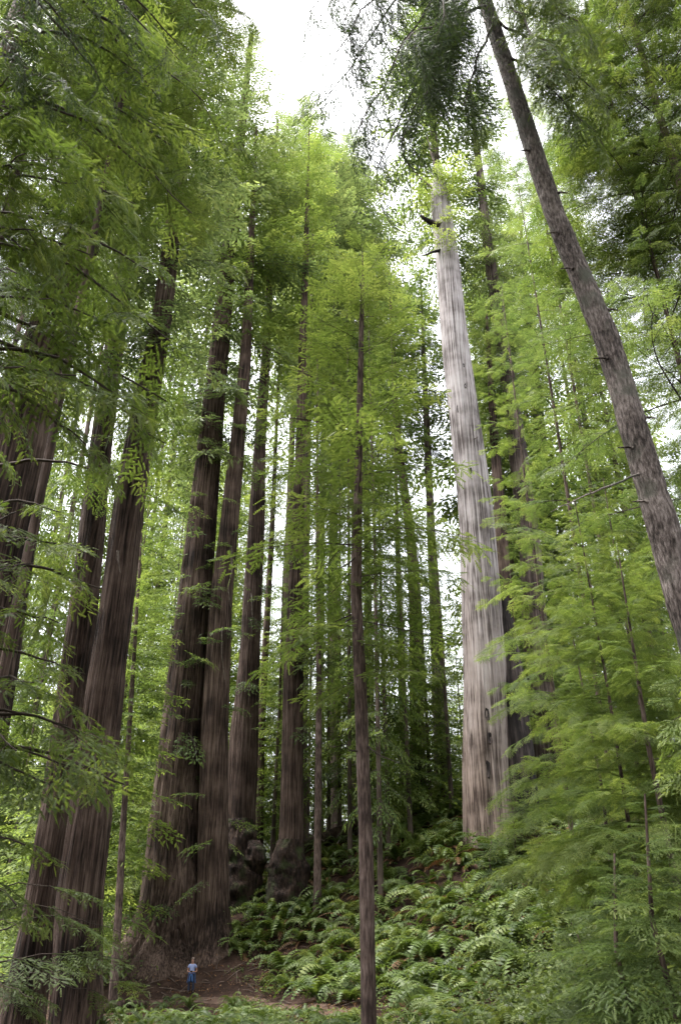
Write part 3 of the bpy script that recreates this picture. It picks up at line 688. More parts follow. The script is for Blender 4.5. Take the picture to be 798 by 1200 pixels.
for i, (sy, ex, ey, eY, ns) in enumerate(LIMBS):
    a, b = lean_at(sy), at(ex, ey, eY)
    mid = (a + b) / 2 + np.array([0, 0, .35])
    o, pts = add_limb(lean, [a, mid, b], .05, M['twig'], 'limb', 5, i)
    left = ex < 580
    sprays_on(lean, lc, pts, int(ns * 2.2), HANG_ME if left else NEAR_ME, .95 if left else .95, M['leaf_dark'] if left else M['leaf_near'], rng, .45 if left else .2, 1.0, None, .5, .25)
add_limb(lean, [lean_at(560), at(700, 575, 13), at(645, 600, 12.4)], .028, M['bark_spruce'], 'dead_branch', 5, 99)
for (py, sx) in [(190, -1), (235, 1), (325, -1), (372, 1), (430, -1), (505, 1), (540, -1), (600, -1), (282, -1)]:
    c = lean_at(py); rr = .3 + .00016 * py * .6
    e = c + np.array([sx * (rr + .16), -.12, .05])
    add_limb(lean, [c + np.array([sx * rr * .6, -rr * .5, 0]), (c + e) / 2 + np.array([0, -.1, .02]), e], .045, M['bark_spruce'], 'branch_stub', 6, py)

# ------------------------------------------------------------------ branchy trees just outside the left edge, limbs hanging into view
def side_tree(name, label, x, Y, h, r0, ends, protos, leaf, size, seed, ns=8, down=.25, rise=.35, mat='bark_young', lr=.045, jit=1.0):
    rng = np.random.default_rng(seed)
    zb = float(gz(x, Y))
    root = thing(name, label, 'tree', (x, Y, zb))
    P = np.array([(x, Y, zb - .5), (x + .1, Y, zb + h * .4), (x, Y + .2, zb + h)])
    add_trunk(root, P, np.array([r0, r0 * .75, .03]), M[mat], nseg=32, nring=90, seed=seed, furrow=.05, cells=14, zl=.8)
    cw = crown_of(root)
    for i, (ex, ey, eY) in enumerate(ends):
        b = at(ex, ey, eY)
        dist = math.hypot(b[0] - x, b[1] - Y)
        za = min(max(b[2] + rise * dist * rng.uniform(.4, 1.3), zb + .5), zb + h * .97)
        a = np.array([x, Y, za])
        mid = a * .5 + b * .5 + np.array([0, 0, .14 * dist]) + rng.normal(0, .12, 3)
        o, pts = add_limb(root, [a, mid, b], lr * (.6 + .12 * dist), M['twig'], 'limb', 5, seed + i)
        sprays_on(root, cw, pts, ns + int(dist * jit), protos, size, leaf, rng, down, 1.0, None, .45, .08)
    return root
ends = [(40, 40, 8), (110, 30, 9), (170, 90, 9.5), (60, 110, 8), (130, 150, 9), (200, 170, 10), (30, 180, 7.5), (90, 215, 8), (160, 240, 9), (225, 250, 10.5), (40, 270, 8), (110, 300, 8.5), (180, 320, 9.5), (60, 350, 8), (130, 380, 9),
        (200, 400, 10), (30, 430, 7.5), (90, 440, 8.2), (150, 470, 9), (195, 470, 10), (20, 320, 7), (240, 120, 11), (215, 60, 11), (10, 90, 7), (150, 10, 10), (70, -20, 9), (195, 520, 10.5), (100, 520, 9)]
side_tree('redwood_tree', 'near redwood, trunk out of view, leafy limbs hanging across the upper left', -6.4, 9, 27, .4, ends, NEAR_ME, M['leaf_near'], .78, 71, 3, .22, jit=.8)
ends = [(40, 10, 8), (100, 60, 8.5), (160, 20, 9), (210, 70, 9.5), (240, 20, 10), (70, 100, 8), (130, 110, 9), (20, 60, 7.5), (190, 120, 10), (110, -20, 9)]
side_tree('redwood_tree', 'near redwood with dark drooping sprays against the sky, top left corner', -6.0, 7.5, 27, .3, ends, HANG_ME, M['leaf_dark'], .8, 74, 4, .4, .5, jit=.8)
ends = [(20, 600, 10), (70, 600, 11), (40, 660, 10), (90, 640, 11.5), (20, 720, 10), (70, 730, 11), (100, 790, 11.5), (40, 800, 10), (80, 850, 11), (130, 870, 12), (20, 880, 10), (60, 920, 11), (150, 920, 12.5), (30, 990, 10.5), (90, 900, 11.2), (20, 1060, 10), (120, 690, 11.5), (145, 560, 11.5)]
side_tree('redwood_tree', 'sapling redwood beside the left edge with grey-green sprays below the twin stems', -6.2, 11.5, 13, .16, ends, NEAR_ME, M['leaf_near'], .7, 72, 2, .18, .1, jit=.6)
ends = [(110, 1080, 18), (150, 1125, 18.5), (70, 1130, 17), (40, 1170, 16), (120, 1165, 18), (165, 1100, 19), (95, 1050, 18), (30, 1090, 16), (60, 1190, 17), (140, 1150, 18.5)]
side_tree('hemlock_tree', 'low hemlock sapling with flat sprays at the foot of the twin redwoods', -7.6, 17.5, 6, .07, ends, LACE_ME, M['leaf_bush'], .5, 73, 2, .15, -.05, lr=.02, jit=.25)

# ------------------------------------------------------------------ leafy trees on the right
def bough_tree(name, label, px, py, Y, top_py, rad, n, protos, L0, leaf, seed, low=.05, mat='bark_young', r0=.12, group=None, prof=None, pit=(-14, 24), minz=None):
    rng = np.random.default_rng(seed)
    b = at(px, py, Y); zb = float(gz(b[0], b[1]))
    zt = at(px, top_py, Y)[2]
    lx = rng.normal(0, .15)
    root = thing(name, label, 'shrub' if name == 'shrub' else 'tree', (b[0], b[1], zb), group)
    P = np.array([(b[0], Y, zb - .5), (b[0] + lx, Y, (zb + zt) / 2), (b[0], Y, zt)])
    add_trunk(root, P, np.array([r0, r0 * .7, .015]), M[mat], nseg=28, nring=90, seed=seed, furrow=.05, cells=12, zl=.8)
    cw = crown_of(root)
    prof = prof or (lambda h: (1 - h) ** .7 * min(1, .65 + h * 1.5) + .06)
    for i in range(n):
        h = low + (1 - low) * (i + rng.random()) / n
        c = on_path(P, zb + h * (zt - zb)); az = i * 2.4 + rng.normal(0, .5)
        ln = max(.4, rad * prof(h) * rng.uniform(.65, 1.15))
        pt = R(pit[0] + (pit[1] - pit[0]) * h + rng.normal(0, 8))
        obj('bough', protos[int(rng.integers(len(protos)))], cw, c - np.array(root.location), Euler((rng.normal(0, .22), -pt, az), 'XYZ'), ln / L0, [leaf, M['twig']])
    return root
bough_tree('hemlock_tree', 'bright green young hemlock with layered boughs right of the snag', 752, 1080, 21, 585, 3.9, 125, LONG_ME, 4.6, M['leaf_bright'], 81, .12, r0=.06)
bough_tree('hemlock_tree', 'full bright hemlock at the right edge below the leaning trunk', 800, 1060, 19, 640, 3.2, 80, LONG_ME, 4.6, M['leaf_bright'], 96, .1, r0=.08)
bough_tree('hemlock_tree', 'dark green hemlock behind the bright one, right of the snag', 745, 1010, 29, 640, 3.3, 75, LONG_ME, 4.6, M['leaf_near'], 97, .05, r0=.08)
bough_tree('hemlock_tree', 'deep green hemlock at the right edge behind the bright boughs', 790, 1020, 27, 560, 4.2, 80, LONG_ME, 4.6, M['leaf_near'], 98, .05, r0=.08)
bough_tree('shrub', 'round leafy shrub at the burnt right side of the snag foot', 606, 1010, 47.5, 935, 1.5, 34, LACE_ME, 2.6, M['leaf_bush'], 111, .0, r0=.04, prof=lambda h: 1 - .5 * h)
bough_tree('shrub', 'dark shrub on the fern slope just below the snag', 580, 1040, 46.5, 985, 1.7, 34, LACE_ME, 2.6, M['leaf_dark'], 112, .0, r0=.04, prof=lambda h: 1 - .5 * h)
bough_tree('hemlock_tree', 'smaller light green hemlock tucked between the snag and the bright one', 712, 1040, 25, 720, 1.7, 60, LACE_ME, 2.6, M['leaf_mid'], 82, .05, r0=.06)
bough_tree('hemlock_tree', 'dusky feathery sapling filling the lower right corner', 752, 1215, 15, 1000, 1.7, 56, LACE_ME, 2.6, M['leaf_mid'], 83, .02, r0=.05)
bough_tree('hemlock_tree', 'second feathery sapling at the right edge under the bright hemlock', 800, 1190, 14, 930, 1.9, 56, LACE_ME, 2.6, M['leaf_mid'], 84, .02, r0=.05)
bough_tree('hemlock_tree', 'low spreading sapling at the bottom between fern slope and corner', 690, 1205, 18, 1095, 1.2, 46, LACE_ME, 2.6, M['leaf_bush'], 85, .02, r0=.04)
bough_tree('redwood_tree', 'tall leafy tree behind the middle of the leaning trunk', 725, 980, 33, 200, 5.2, 66, LONG_ME, 4.6, M['leaf_mid'], 87, .25, r0=.11)
bough_tree('redwood_tree', 'bright leafy tree standing between snag and leaning trunk', 668, 960, 40, 330, 4.6, 70, LONG_ME, 4.6, M['leaf_bright'], 88, .2, r0=.11)
bough_tree('redwood_tree', 'leafy redwood at the left edge behind the hanging limbs', -60, 1100, 17, -330, 5.4, 100, LONGN_ME, 4.6, M['leaf_near'], 91, .40, r0=.12, mat='bark_redwood', prof=lambda h: min(1, .7 + h) * (1 - h) ** .4 + .05)
bough_tree('redwood_tree', 'slim leafy redwood in the upper right between leaning trunk and edge', 760, 980, 40, -60, 6.0, 70, LONG_ME, 4.6, M['leaf_mid'], 93, .35, r0=.11, prof=lambda h: min(1, .7 + h) * (1 - h) ** .4 + .05)
bough_tree('redwood_tree', 'leafy redwood crowding the right edge at mid height', 805, 480, 23, -60, 6.0, 90, LONG_ME, 4.6, M['leaf_mid'], 94, .25, r0=.11, prof=lambda h: min(1, .7 + h) * (1 - h) ** .4 + .05)
bough_tree('redwood_tree', 'dense leafy redwood filling the left edge beyond the near limbs', -130, 1090, 27, -120, 7.0, 95, LONG_ME, 4.6, M['leaf_mid'], 95, .35, r0=.12, mat='bark_redwood', prof=lambda h: min(1, .7 + h) * (1 - h) ** .4 + .05)
bough_tree('redwood_tree', 'leafy redwood whose crown closes the top right corner', 795, 200, 22, -300, 6.2, 165, LONGN_ME, 4.6, M['leaf_near'], 101, 0.35, r0=.2, prof=lambda h: min(1, .7 + h) * (1 - h) ** .4 + .05)
bough_tree('redwood_tree', 'redwood crown hanging over the right edge above the leaning trunk foot', 800, 200, 28, 60, 6.5, 100, LONG_ME, 4.6, M['leaf_mid'], 102, 0.3, r0=.2, prof=lambda h: min(1, .7 + h) * (1 - h) ** .4 + .05)
bough_tree('redwood_tree', 'leafy redwood crown at the right edge behind, mid height', 770, 200, 36, 150, 6.0, 80, LONG_ME, 4.6, M['leaf_far'], 103, 0.3, r0=.2, prof=lambda h: min(1, .7 + h) * (1 - h) ** .4 + .05)
bough_tree('redwood_tree', 'leafy redwood crown closing the top left corner', 20, 200, 22, -300, 6.0, 100, LONGN_ME, 4.6, M['leaf_near'], 104, 0.35, r0=.2, prof=lambda h: min(1, .7 + h) * (1 - h) ** .4 + .05)
bough_tree('redwood_tree', 'redwood crown along the left edge at mid height', 10, 200, 30, 80, 6.5, 90, LONG_ME, 4.6, M['leaf_mid'], 105, 0.3, r0=.2, prof=lambda h: min(1, .7 + h) * (1 - h) ** .4 + .05)
ends = [(775, 850, 9), (790, 820, 9), (765, 890, 9.2), (795, 880, 9), (780, 910, 9.3), (790, 800, 9.2)]
side_tree('redwood_tree', 'yellow-green leafy sprig poking in at the right edge', 5.2, 9.2, 5, .05, ends, NEAR_ME, M['leaf_bright'], .3, 90, 3, .1, .05, lr=.015)

# ------------------------------------------------------------------ understory and background trees
def small_tree(label, px, py, Y, top_py, wide, proto, leaf, seed, group=None, low=.1, kind='h', name='hemlock_tree', r0=.16, mat='bark_far'):
    rng = np.random.default_rng(seed)
    b = at(px, py, Y); zb = float(gz(b[0], b[1])); zt = at(px, top_py, Y)[2]
    if zt < zb + 3: zt = zb + 3
    root = thing(name, label, 'tree', (b[0], b[1], zb), group)
    P = np.array([(b[0], Y, zb - .6), (b[0] + rng.normal(0, .2), Y, (zb + zt) / 2), (b[0], Y, zt)])
    add_trunk(root, P, np.array([r0, r0 * .7, .02]), M[mat], nseg=20, nring=50, seed=seed, furrow=.06, cells=10, zl=2.5)
    zc = zb + low * (zt - zb)
    set_crown(root, (CR_HEM if kind == 'h' else CR_RED)[proto % 4], (b[0], Y, zc), (zt - zc) * 1.03, 20 if kind == 'h' else 40, wide, rng, M[leaf])
    return root
US = [
    ('leafy hemlock between the burl redwood and the root-skirt redwood', 318, 1030, 63, 640, 1.3, 0, 'leaf_bright'),
    ('leafy hemlock between the slender tree and the slope pole', 436, 990, 62, 560, 1.4, 0, 'leaf_bright'),
    ('broad hemlock filling the gap left of the snag at mid height', 505, 950, 63, 620, 1.4, 2, 'leaf_mid'),
    ('hemlock screen behind the twin redwoods, upper half', 110, 1090, 50, 560, 1.6, 1, 'leaf_bright'),
    ('hemlock screen between twin redwoods and giant, mid height', 165, 1090, 72, 520, 1.8, 3, 'leaf_mid'),
    ('hemlock between giant and burl redwood, glimpsed in the gap', 268, 1070, 68, 520, 1.3, 2, 'leaf_bright'),
    ('high hemlock crown behind the slender tree top', 410, 1000, 60, 360, 1.3, 1, 'leaf_mid'),
    ('high hemlock crown left of the snag at two thirds height', 480, 950, 58, 390, 1.3, 3, 'leaf_bright'),
    # label, px, py, Y, top, wide, proto, leaf
    ('pale lacy hemlock in front of the gap between giant and twin redwoods', 172, 1090, 62, 620, 1.3, 0, 'leaf_bright'),
    ('lacy hemlock rising behind the slender middle tree, left side', 398, 1010, 66, 430, 1.4, 1, 'leaf_bright'),
    ('lacy hemlock right behind the slender middle tree', 445, 1000, 52, 330, 1.1, 2, 'leaf_mid'),
    ('light green hemlock standing left of the dark slope redwood', 455, 960, 58, 470, 1.2, 3, 'leaf_bright'),
    ('bushy hemlock against the left side of the snag', 530, 960, 60, 560, 1.2, 0, 'leaf_bright'),
    ('short bright hemlock on the slope crest beside the snag foot', 520, 930, 64, 800, .9, 1, 'leaf_mid'),
    ('tall hemlock filling the gap between root-skirt redwood and middle tree', 385, 1000, 66, 520, 1.2, 2, 'leaf_mid'),
    ('drooping hemlock in front of the root-skirt redwood crown', 330, 1040, 68, 560, 1.1, 3, 'leaf_mid'),
    ('green hemlock crowding the lower trunk of the giant', 228, 1100, 70, 420, 1.4, 1, 'leaf_bright'),
    ('dark hemlock right of the snag foot', 655, 985, 58, 640, 1.0, 0, 'leaf_mid'),
    ('small hemlock sprouting at the burnt side of the snag', 612, 1000, 48, 905, .55, 2, 'leaf_mid'),
    ('hemlock behind the snag top, right of the tall trunk', 640, 900, 70, 240, 1.6, 1, 'leaf_mid'),
    ('yellow-green hemlock beyond the twin redwoods, far left', 40, 1090, 60, 760, 1.5, 3, 'leaf_bright'),
    ('bright bushy hemlock low behind the twin redwoods', 150, 1095, 66, 930, 1.2, 2, 'leaf_bright'),
]
for i, (lb, px, py, Y, tp, wd, pr, lf) in enumerate(US):
    small_tree(lb, px, py, Y, tp, wd, pr, lf, 500 + i, None, .08)
rng = np.random.default_rng(77)
small_tree('distant redwood whose pointed crown fills the gap under the sky opening', 392, 1000, 76, 185, 2.3, 1, 'leaf_far', 590, None, .4, 'r', 'redwood_tree', .5)
small_tree('distant redwood crown just left of the snag top', 436, 1000, 82, 205, 2.4, 2, 'leaf_far', 591, None, .4, 'r', 'redwood_tree', .5)
small_tree('distant redwood crown between burl tree and the sky opening', 352, 1000, 70, 170, 1.5, 3, 'leaf_far', 592, None, .5, 'r', 'redwood_tree', .5)
small_tree('tall faint redwood crown centred under the sky opening', 372, 1000, 92, 165, 2.3, 0, 'leaf_far', 593, None, .5, 'r', 'redwood_tree', .5)
small_tree('faint redwood crown just right of the giant, under open sky', 325, 1000, 84, 120, 2.2, 2, 'leaf_far', 594, None, .55, 'r', 'redwood_tree', .5)
small_tree('faint redwood crown beside the hanging spruce sprays', 418, 1000, 88, 165, 2.3, 3, 'leaf_far', 595, None, .55, 'r', 'redwood_tree', .5)
BG = []
for i in range(96):
    Y = 72 + 62 * ((i * .618) % 1) ** .9
    px = -60 + 920 * ((i * .7548 + .13) % 1)
    tall = i % 3 != 0 and i < 46
    if 290 < px < 590 and tall: continue
    if i >= 46: Y = 78 + 70 * ((i * .618) % 1)
    top = rng.uniform(120, 380) if tall else (rng.uniform(640, 860) if 300 < px < 580 else rng.uniform(430, 800))
    if 240 < px < 560 and tall: top = rng.uniform(430, 560)
    small_tree(None, px, 1000, Y, top, rng.uniform(1.5, 2.2) if tall else rng.uniform(1.6, 2.6), i, 'leaf_bright' if 290 < px < 590 else ['leaf_far', 'leaf_mid', 'leaf_bright'][i % 3], 600 + i, None, .08 if tall else .02, 'r' if tall else 'h', 'redwood_tree' if tall else 'hemlock_tree', .42 if tall else .16)
    BG.append((bpy.data.objects[-1] if False else None, px, tall))
for o in [o for o in COL.objects if o.parent is None and o.get('category') == 'tree' and 'label' not in o]:
    px = proj((o.location.x, o.location.y, o.location.z + 8))[0]; far = o.location.y > 105
    where = 'left of the giant' if px < 200 else 'between giant and slender middle tree' if px < 420 else 'between middle tree and snag' if px < 560 else 'right of the snag'
    kind_ = 'redwood' if o.name.startswith('redwood') else 'hemlock'
    depth = 'faint distant' if far else 'background'
    o['label'] = f"{depth} {kind_} seen {where}"
    o['group'] = f"{depth} {kind_}s {where}"

# the forest closes behind and beside the viewer too
rng = np.random.default_rng(91)
for i, (x, y, h) in enumerate([(-16, -8, 62), (-9, -20, 70), (4, -17, 66), (15, -11, 60), (24, 2, 58), (-26, 4, 66), (27, 18, 55), (-33, 20, 70), (-18, -30, 75), (20, -28, 70), (36, 34, 60), (-44, 42, 72), (0, -34, 72)]):
    zb = float(gz(x, y))
    t = thing('redwood_tree', ['redwood standing beside the viewer out of view', 'redwood standing behind the viewer out of view'][y < 0], 'tree', (x, y, zb), ['redwoods beside the viewer', 'redwoods behind the viewer'][y < 0])
    P = np.array([(x, y, zb - .6), (x, y, zb + h * .5), (x, y, zb + h)])
    add_trunk(t, P, np.array([1.1, .7, .05]), M['bark_redwood'], nseg=40, nring=60, seed=900 + i)
    set_crown(t, CR_RED[i % 4], (x, y, zb + h * .12), h * .9, 40, 1.35, rng, M['leaf_far'])

for i in range(26):  # unseen understory ring, added to hold back low sky light
    a = R(70 + 220 * i / 25 + 7 * (i % 3)); d_ = 17 + 9 * (i % 4)
    x, y = d_ * math.sin(a), d_ * math.cos(a) - 4
    zb = float(gz(x, y)); h = 14 + 3 * (i % 5)
    t = thing('hemlock_tree', ['young hemlock beside the viewer out of view', 'young hemlock behind the viewer out of view'][y < 0], 'tree', (x, y, zb), ['hemlocks beside the viewer', 'hemlocks behind the viewer'][y < 0])
    add_trunk(t, np.array([(x, y, zb - .5), (x, y, zb + h * .5), (x, y, zb + h)]), np.array([.2, .14, .02]), M['bark_far'], nseg=16, nring=30, seed=950 + i)
    set_crown(t, CR_HEM[i % 4], (x, y, zb + .8), h, 20, 1.7, rng, M['leaf_mid'])

# ------------------------------------------------------------------ ferns
def frond_arr(rng, L, up, out, pairs=17):
    G = Geo(); n = 8; t = np.linspace(0, 1, n)
    a = R(up) - R(up + out) * t ** 1.15
    dx = np.cumsum(np.concatenate([[0], np.cos(a[:-1])])) * L / (n - 1); dz = np.cumsum(np.concatenate([[0], np.sin(a[:-1])])) * L / (n - 1)
    P = np.stack([dx, np.sin(t * 2 + rng.uniform(0, 6)) * .04 * L * t, dz], -1)
    tube(G, P, .007 * (1 - .7 * t), 0, 3, .2)
    V, Fc, T = [], [], []
    tint = np.clip(rng.normal(.42, .16), 0, .9)
    tw = rng.normal(0, .35)
    for i in range(pairs):
        tt = .10 + .89 * i / pairs
        c = np.array([np.interp(tt, t, P[:, k]) for k in range(3)]); e = np.array([np.interp(min(1, tt + .06), t, P[:, k]) for k in range(3)])
        m = frame(e - c, np.array([0, tw, 1.0]))
        l = .165 * L * min(1, .55 + tt * 3) * (1.02 - tt) ** .55; w_ = .9 * L * .89 / pairs
        for sg in (1, -1):
            k = len(V)
            tip = c + m[:, 1] * sg * l + m[:, 0] * l * .35 - m[:, 2] * l * .25
            V += [c, c + m[:, 0] * w_, tip]; Fc.append((k, k + 1, k + 2) if sg < 0 else (k, k + 2, k + 1)); T += [tint] * 3
    G.add(V, Fc, 0, np.array(T))
    return G.out()
def fern_arr(rng, n, dead=0):
    G = Geo()
    for i in range(n + dead):
        isd = i >= n
        L = rng.uniform(.75, 1.25) * (.8 if isd else 1)
        a = frond_arr(rng, L, rng.uniform(48, 80) if not isd else rng.uniform(5, 25), rng.uniform(55, 105) if not isd else 60, 13)
        m = rotm(i * 2.399 + rng.normal(0, .35), 0, rng.normal(0, .12))
        V = a[0] @ m.T; G.V.append(V); G.F.append(a[1] + G.n); G.M.append(np.full(len(a[1]), 1 if isd else 0)); G.T.append(a[3]); G.n += len(V)
    return G.out()
RF = np.random.default_rng(13)
FERN = [fern_arr(RF, int(RF.integers(13, 20)), int(RF.integers(2, 6))) for _ in range(7)]
FERN_ME = [mesh('sword_fern', a[0], a[1], [M['leaf_fern'], M['leaf_dead']], a[2], a[3]) for a in FERN]
FROND_ME = []
for _ in range(7):
    a = frond_arr(RF, 1.0, RF.uniform(50, 78), RF.uniform(60, 105), 20); FROND_ME.append(mesh('frond', a[0], a[1], [M['leaf_fern']], a[2] * 0, a[3]))
def slope_ok(px, py): return 262 < px < 660 and py > 935
rng = np.random.default_rng(17)
spots = []
def try_spot(p, gap):
    for q in spots:
        if (q[0] - p[0]) ** 2 + (q[1] - p[1]) ** 2 < gap * gap: return False
    spots.append(p); return True
from mathutils import noise as mnoise
PATHPX = [(200, 1172), (260, 1170), (300, 1172), (345, 1183), (425, 1197)]
def near_path(px, py):
    return py > np.interp(px, [150, 270, 300, 345, 425, 470], [1150, 1152, 1166, 1174, 1187, 1196]) and px > 120 and py < np.interp(px, [150, 270, 345, 425, 500], [1176, 1175, 1186, 1199, 1206])
cand = []
for k in range(9000):
    px, py = rng.uniform(255, 690), rng.uniform(925, 1215)
    g_ = ground_hit(px, py)
    if g_ is None or near_path(px, py): continue
    left_edge = np.interp(py, [925, 1000, 1050, 1080, 1120, 1150, 1220], [450, 370, 300, 268, 262, 280, 420])
    if px < left_edge: continue
    dens = vnoise(np.array([g_[0] * .45 + 40]), np.array([g_[1] * .45 + 40]), 201)[0]
    if py > 1120 and dens < .35: continue
    if dens < .16: continue
    if math.hypot(g_[0] - snag.location.x, g_[1] - Ys) < 2.2: continue
    if try_spot(g_, .85 + .5 * rng.random()): cand.append((g_, px, py))
    if len(cand) > 620: break
fore = []
spots = []
for k in range(900):
    px, py = rng.uniform(120, 430), rng.uniform(1168, 1235)
    g_ = ground_hit(px, py)
    if g_ is None or py < np.interp(px, [120, 200, 250, 330, 420], [1184, 1176, 1176, 1188, 1204]): continue
    if try_spot(g_, .75): fore.append((g_, px, py))
    if len(fore) > 70: break
cand.sort(key=lambda c: c[0][1])
def fern_label(px, py, foreground=False):
    if foreground: return ('sword fern in the low bed in front of the person', 'sword ferns in the bed before the person')
    if px < 420 and py < 1090: return ('sword fern on the slope below the burl-footed redwoods', 'sword ferns below the burl-footed redwoods')
    if px < 425: return ('sword fern between the trail and the root-skirt redwood', 'sword ferns above the trail')
    if py < 1010: return ('sword fern on the upper slope left of the snag', 'sword ferns on the upper slope')
    if px > 560: return ('sword fern on the slope under the snag foot, right side', 'sword ferns under the snag')
    return ('sword fern on the middle slope right of the slender tree', 'sword ferns on the middle slope')
for i, (g_, px, py) in enumerate(cand[:300]):
    o = obj('sword_fern', FERN_ME[i % 7], None, g_ - np.array([0, 0, .03]), (rng.normal(0, .12), rng.normal(0, .12), rng.uniform(0, 6.28)), rng.uniform(1.1, 2.6) if g_[1] > 36 else rng.uniform(.8, 1.3))
    lb, gp = fern_label(px, py); tag(o, lb, 'fern', gp)
if len(cand) > 300:
    G = Geo()
    for i, (g_, px, py) in enumerate(cand[300:]):
        a = FERN[i % 7]; m = rotm(rng.uniform(0, 6.28), 0, 0) * rng.uniform(.9, 1.6)
        V = a[0] @ m.T + g_; G.V.append(V); G.F.append(a[1] + G.n); G.M.append(a[2]); G.T.append(a[3]); G.n += len(V)
    V, Fc, mi, T = G.out()
    tag(obj('fern_cover', mesh('fern_cover', V, Fc, [M['leaf_fern'], M['leaf_dead']], mi, T)), 'mass of more distant sword ferns covering the hillside', 'ferns', kind='stuff')
for i, (g_, px, py) in enumerate(fore):
    lb, gp = fern_label(px, py, True)
    t = thing('sword_fern', lb, 'fern', g_, gp)
    s = rng.uniform(.8, 1.2)
    for k in range(13):
        obj('frond', FROND_ME[int(rng.integers(7))], t, (0, 0, 0), (rng.normal(0, .15), rng.normal(0, .2), k * 2.4 + rng.normal(0, .3)), s * rng.uniform(.75, 1.15))

# ------------------------------------------------------------------ undergrowth, litter
def scatter_leaves(name, label, cat, pts, leaf, size, per, rng, h=.5, cover=.4):
    G = Geo(); V, Fc, T = [], [], []
    for p in pts:
        tint = rng.uniform(.1, .7)
        for _ in range(per):
            c = p + np.array([rng.normal(0, cover), rng.normal(0, cover), rng.uniform(.03, h)])
            d = rng.normal(0, 1, 3); d[2] *= .45; m = frame(d, np.array([rng.normal(0, .5), rng.normal(0, .5), 1.0])); l = size * rng.uniform(.6, 1.4); k = len(V)
            V += [c, c + m[:, 0] * l * .5 + m[:, 1] * l * .33, c + m[:, 0] * l, c + m[:, 0] * l * .5 - m[:, 1] * l * .33]
            Fc += [(k, k + 1, k + 2), (k, k + 2, k + 3)]; T += [tint + rng.uniform(-.1, .25)] * 4
    G.add(V, Fc, 0, np.array(T)); V, Fc, mi, T = G.out()
    return tag(obj(name, mesh(name, V, Fc, [leaf], mi * 0, T)), label, cat, kind='stuff')
def hits(n, x0, x1, y0, y1, rng, ok=lambda x, y: True):
    out = []
    while len(out) < n:
        px, py = rng.uniform(x0, x1), rng.uniform(y0, y1)
        if not ok(px, py): n -= .2; continue
        g_ = ground_hit(px, py)
        if g_ is not None: out.append(g_)
        else: n -= .3
    return out
rng = np.random.default_rng(19)
scatter_leaves('undergrowth', 'low broad-leaved undergrowth between the ferns near the trail', 'undergrowth', hits(420, 270, 680, 1085, 1215, rng, lambda x, y: not near_path(x, y) and x > 250 + (y < 1140) * 40), M['leaf_bush'], .13, 40, rng, .35, .3)
scatter_leaves('shrubbery', 'dense leafy shrubbery around the snag foot and right slope', 'shrubs', hits(300, 560, 800, 985, 1215, rng), M['leaf_bush'], .16, 60, rng, 1.0, .45)
scatter_leaves('ground_cover', 'bright leafy ground cover beyond the twin redwoods', 'undergrowth', hits(260, 0, 130, 1088, 1160, rng), M['leaf_mid'], .22, 60, rng, 1.2, 1.0)
scatter_leaves('leaf_litter', 'scattered brown dead needles and leaves on bare soil', 'litter', hits(700, 140, 640, 1060, 1215, rng), M['leaf_dead'], .10, 14, rng, .05, .5)
scatter_leaves('hill_cover', 'green low cover on the upper hillside behind the ferns', 'undergrowth', hits(260, 380, 798, 880, 960, rng), M['leaf_bright'], .3, 50, rng, 1.6, 1.2)

G = Geo(); rng = np.random.default_rng(23)
for g_ in hits(380, 150, 660, 1040, 1215, rng):
    a = rng.uniform(0, 6.28); l = rng.uniform(.3, 1.6); d_ = np.array([math.cos(a), math.sin(a), 0]) * l / 2
    e0, e1 = g_ - d_, g_ + d_; e0[2] = float(gz(e0[0], e0[1])) + .03; e1[2] = float(gz(e1[0], e1[1])) + .03 + .1 * rng.random()
    tube(G, [e0, (e0 + e1) / 2 + np.array([0, 0, .05]), e1], [.018, .022, .01], 0, 4)
V, Fc, mi, _ = G.out()
tag(obj('twig_litter', mesh('twig_litter', V, Fc, M['bark_far'])), 'fallen dead twigs strewn over the soil and fern slope', 'twigs', kind='stuff')

# ------------------------------------------------------------------ fallen logs
def log(label, pts, r0, mat, seed, branches=()):
    pts = np.array(pts, float)
    t = thing('fallen_log', label, 'log', pts[0])
    n = 40; q = np.linspace(0, len(pts) - 1, n); P = np.stack([np.interp(q, range(len(pts)), pts[:, k]) for k in range(3)], -1)
    rr = np.random.default_rng(seed); k = 14; T = np.gradient(P, axis=0); V = []
    for i in range(n):
        m = frame(T[i], np.array([.1, .2, .97])); a = np.arange(k) * 2 * math.pi / k
        rad = r0 * (1 - .35 * i / n) * (1 + .14 * vnoise(a * 2.2 + seed, a * 0 + i * .3, seed, 256))
        V.append(P[i] + rad[:, None] * (np.cos(a)[:, None] * m[:, 1] + np.sin(a)[:, None] * m[:, 2]))
    V.append(P[:1] - T[:1] * .2); V.append(P[-1:] + T[-1:] * .2); V = np.concatenate(V); c0, c1 = n * k, n * k + 1
    Fc = []
    for i in range(n - 1):
        for j in range(k):
            a_, b_ = i * k + j, i * k + (j + 1) % k
            Fc += [(a_, b_, b_ + k), (a_, b_ + k, a_ + k)]
    for j in range(k): Fc += [(c0, (j + 1) % k, j), (c1, (n - 1) * k + j, (n - 1) * k + (j + 1) % k)]
    obj('trunk', mesh('log', V - pts[0], Fc, M[mat], smooth=True), t)
    for i, b in enumerate(branches): add_limb(t, b, .05, M['wood_dead'], 'branch', 5, seed + i)
    return t
def on_ground(px, py, dz): g_ = ground_hit(px, py); return g_ + np.array([0, 0, dz])
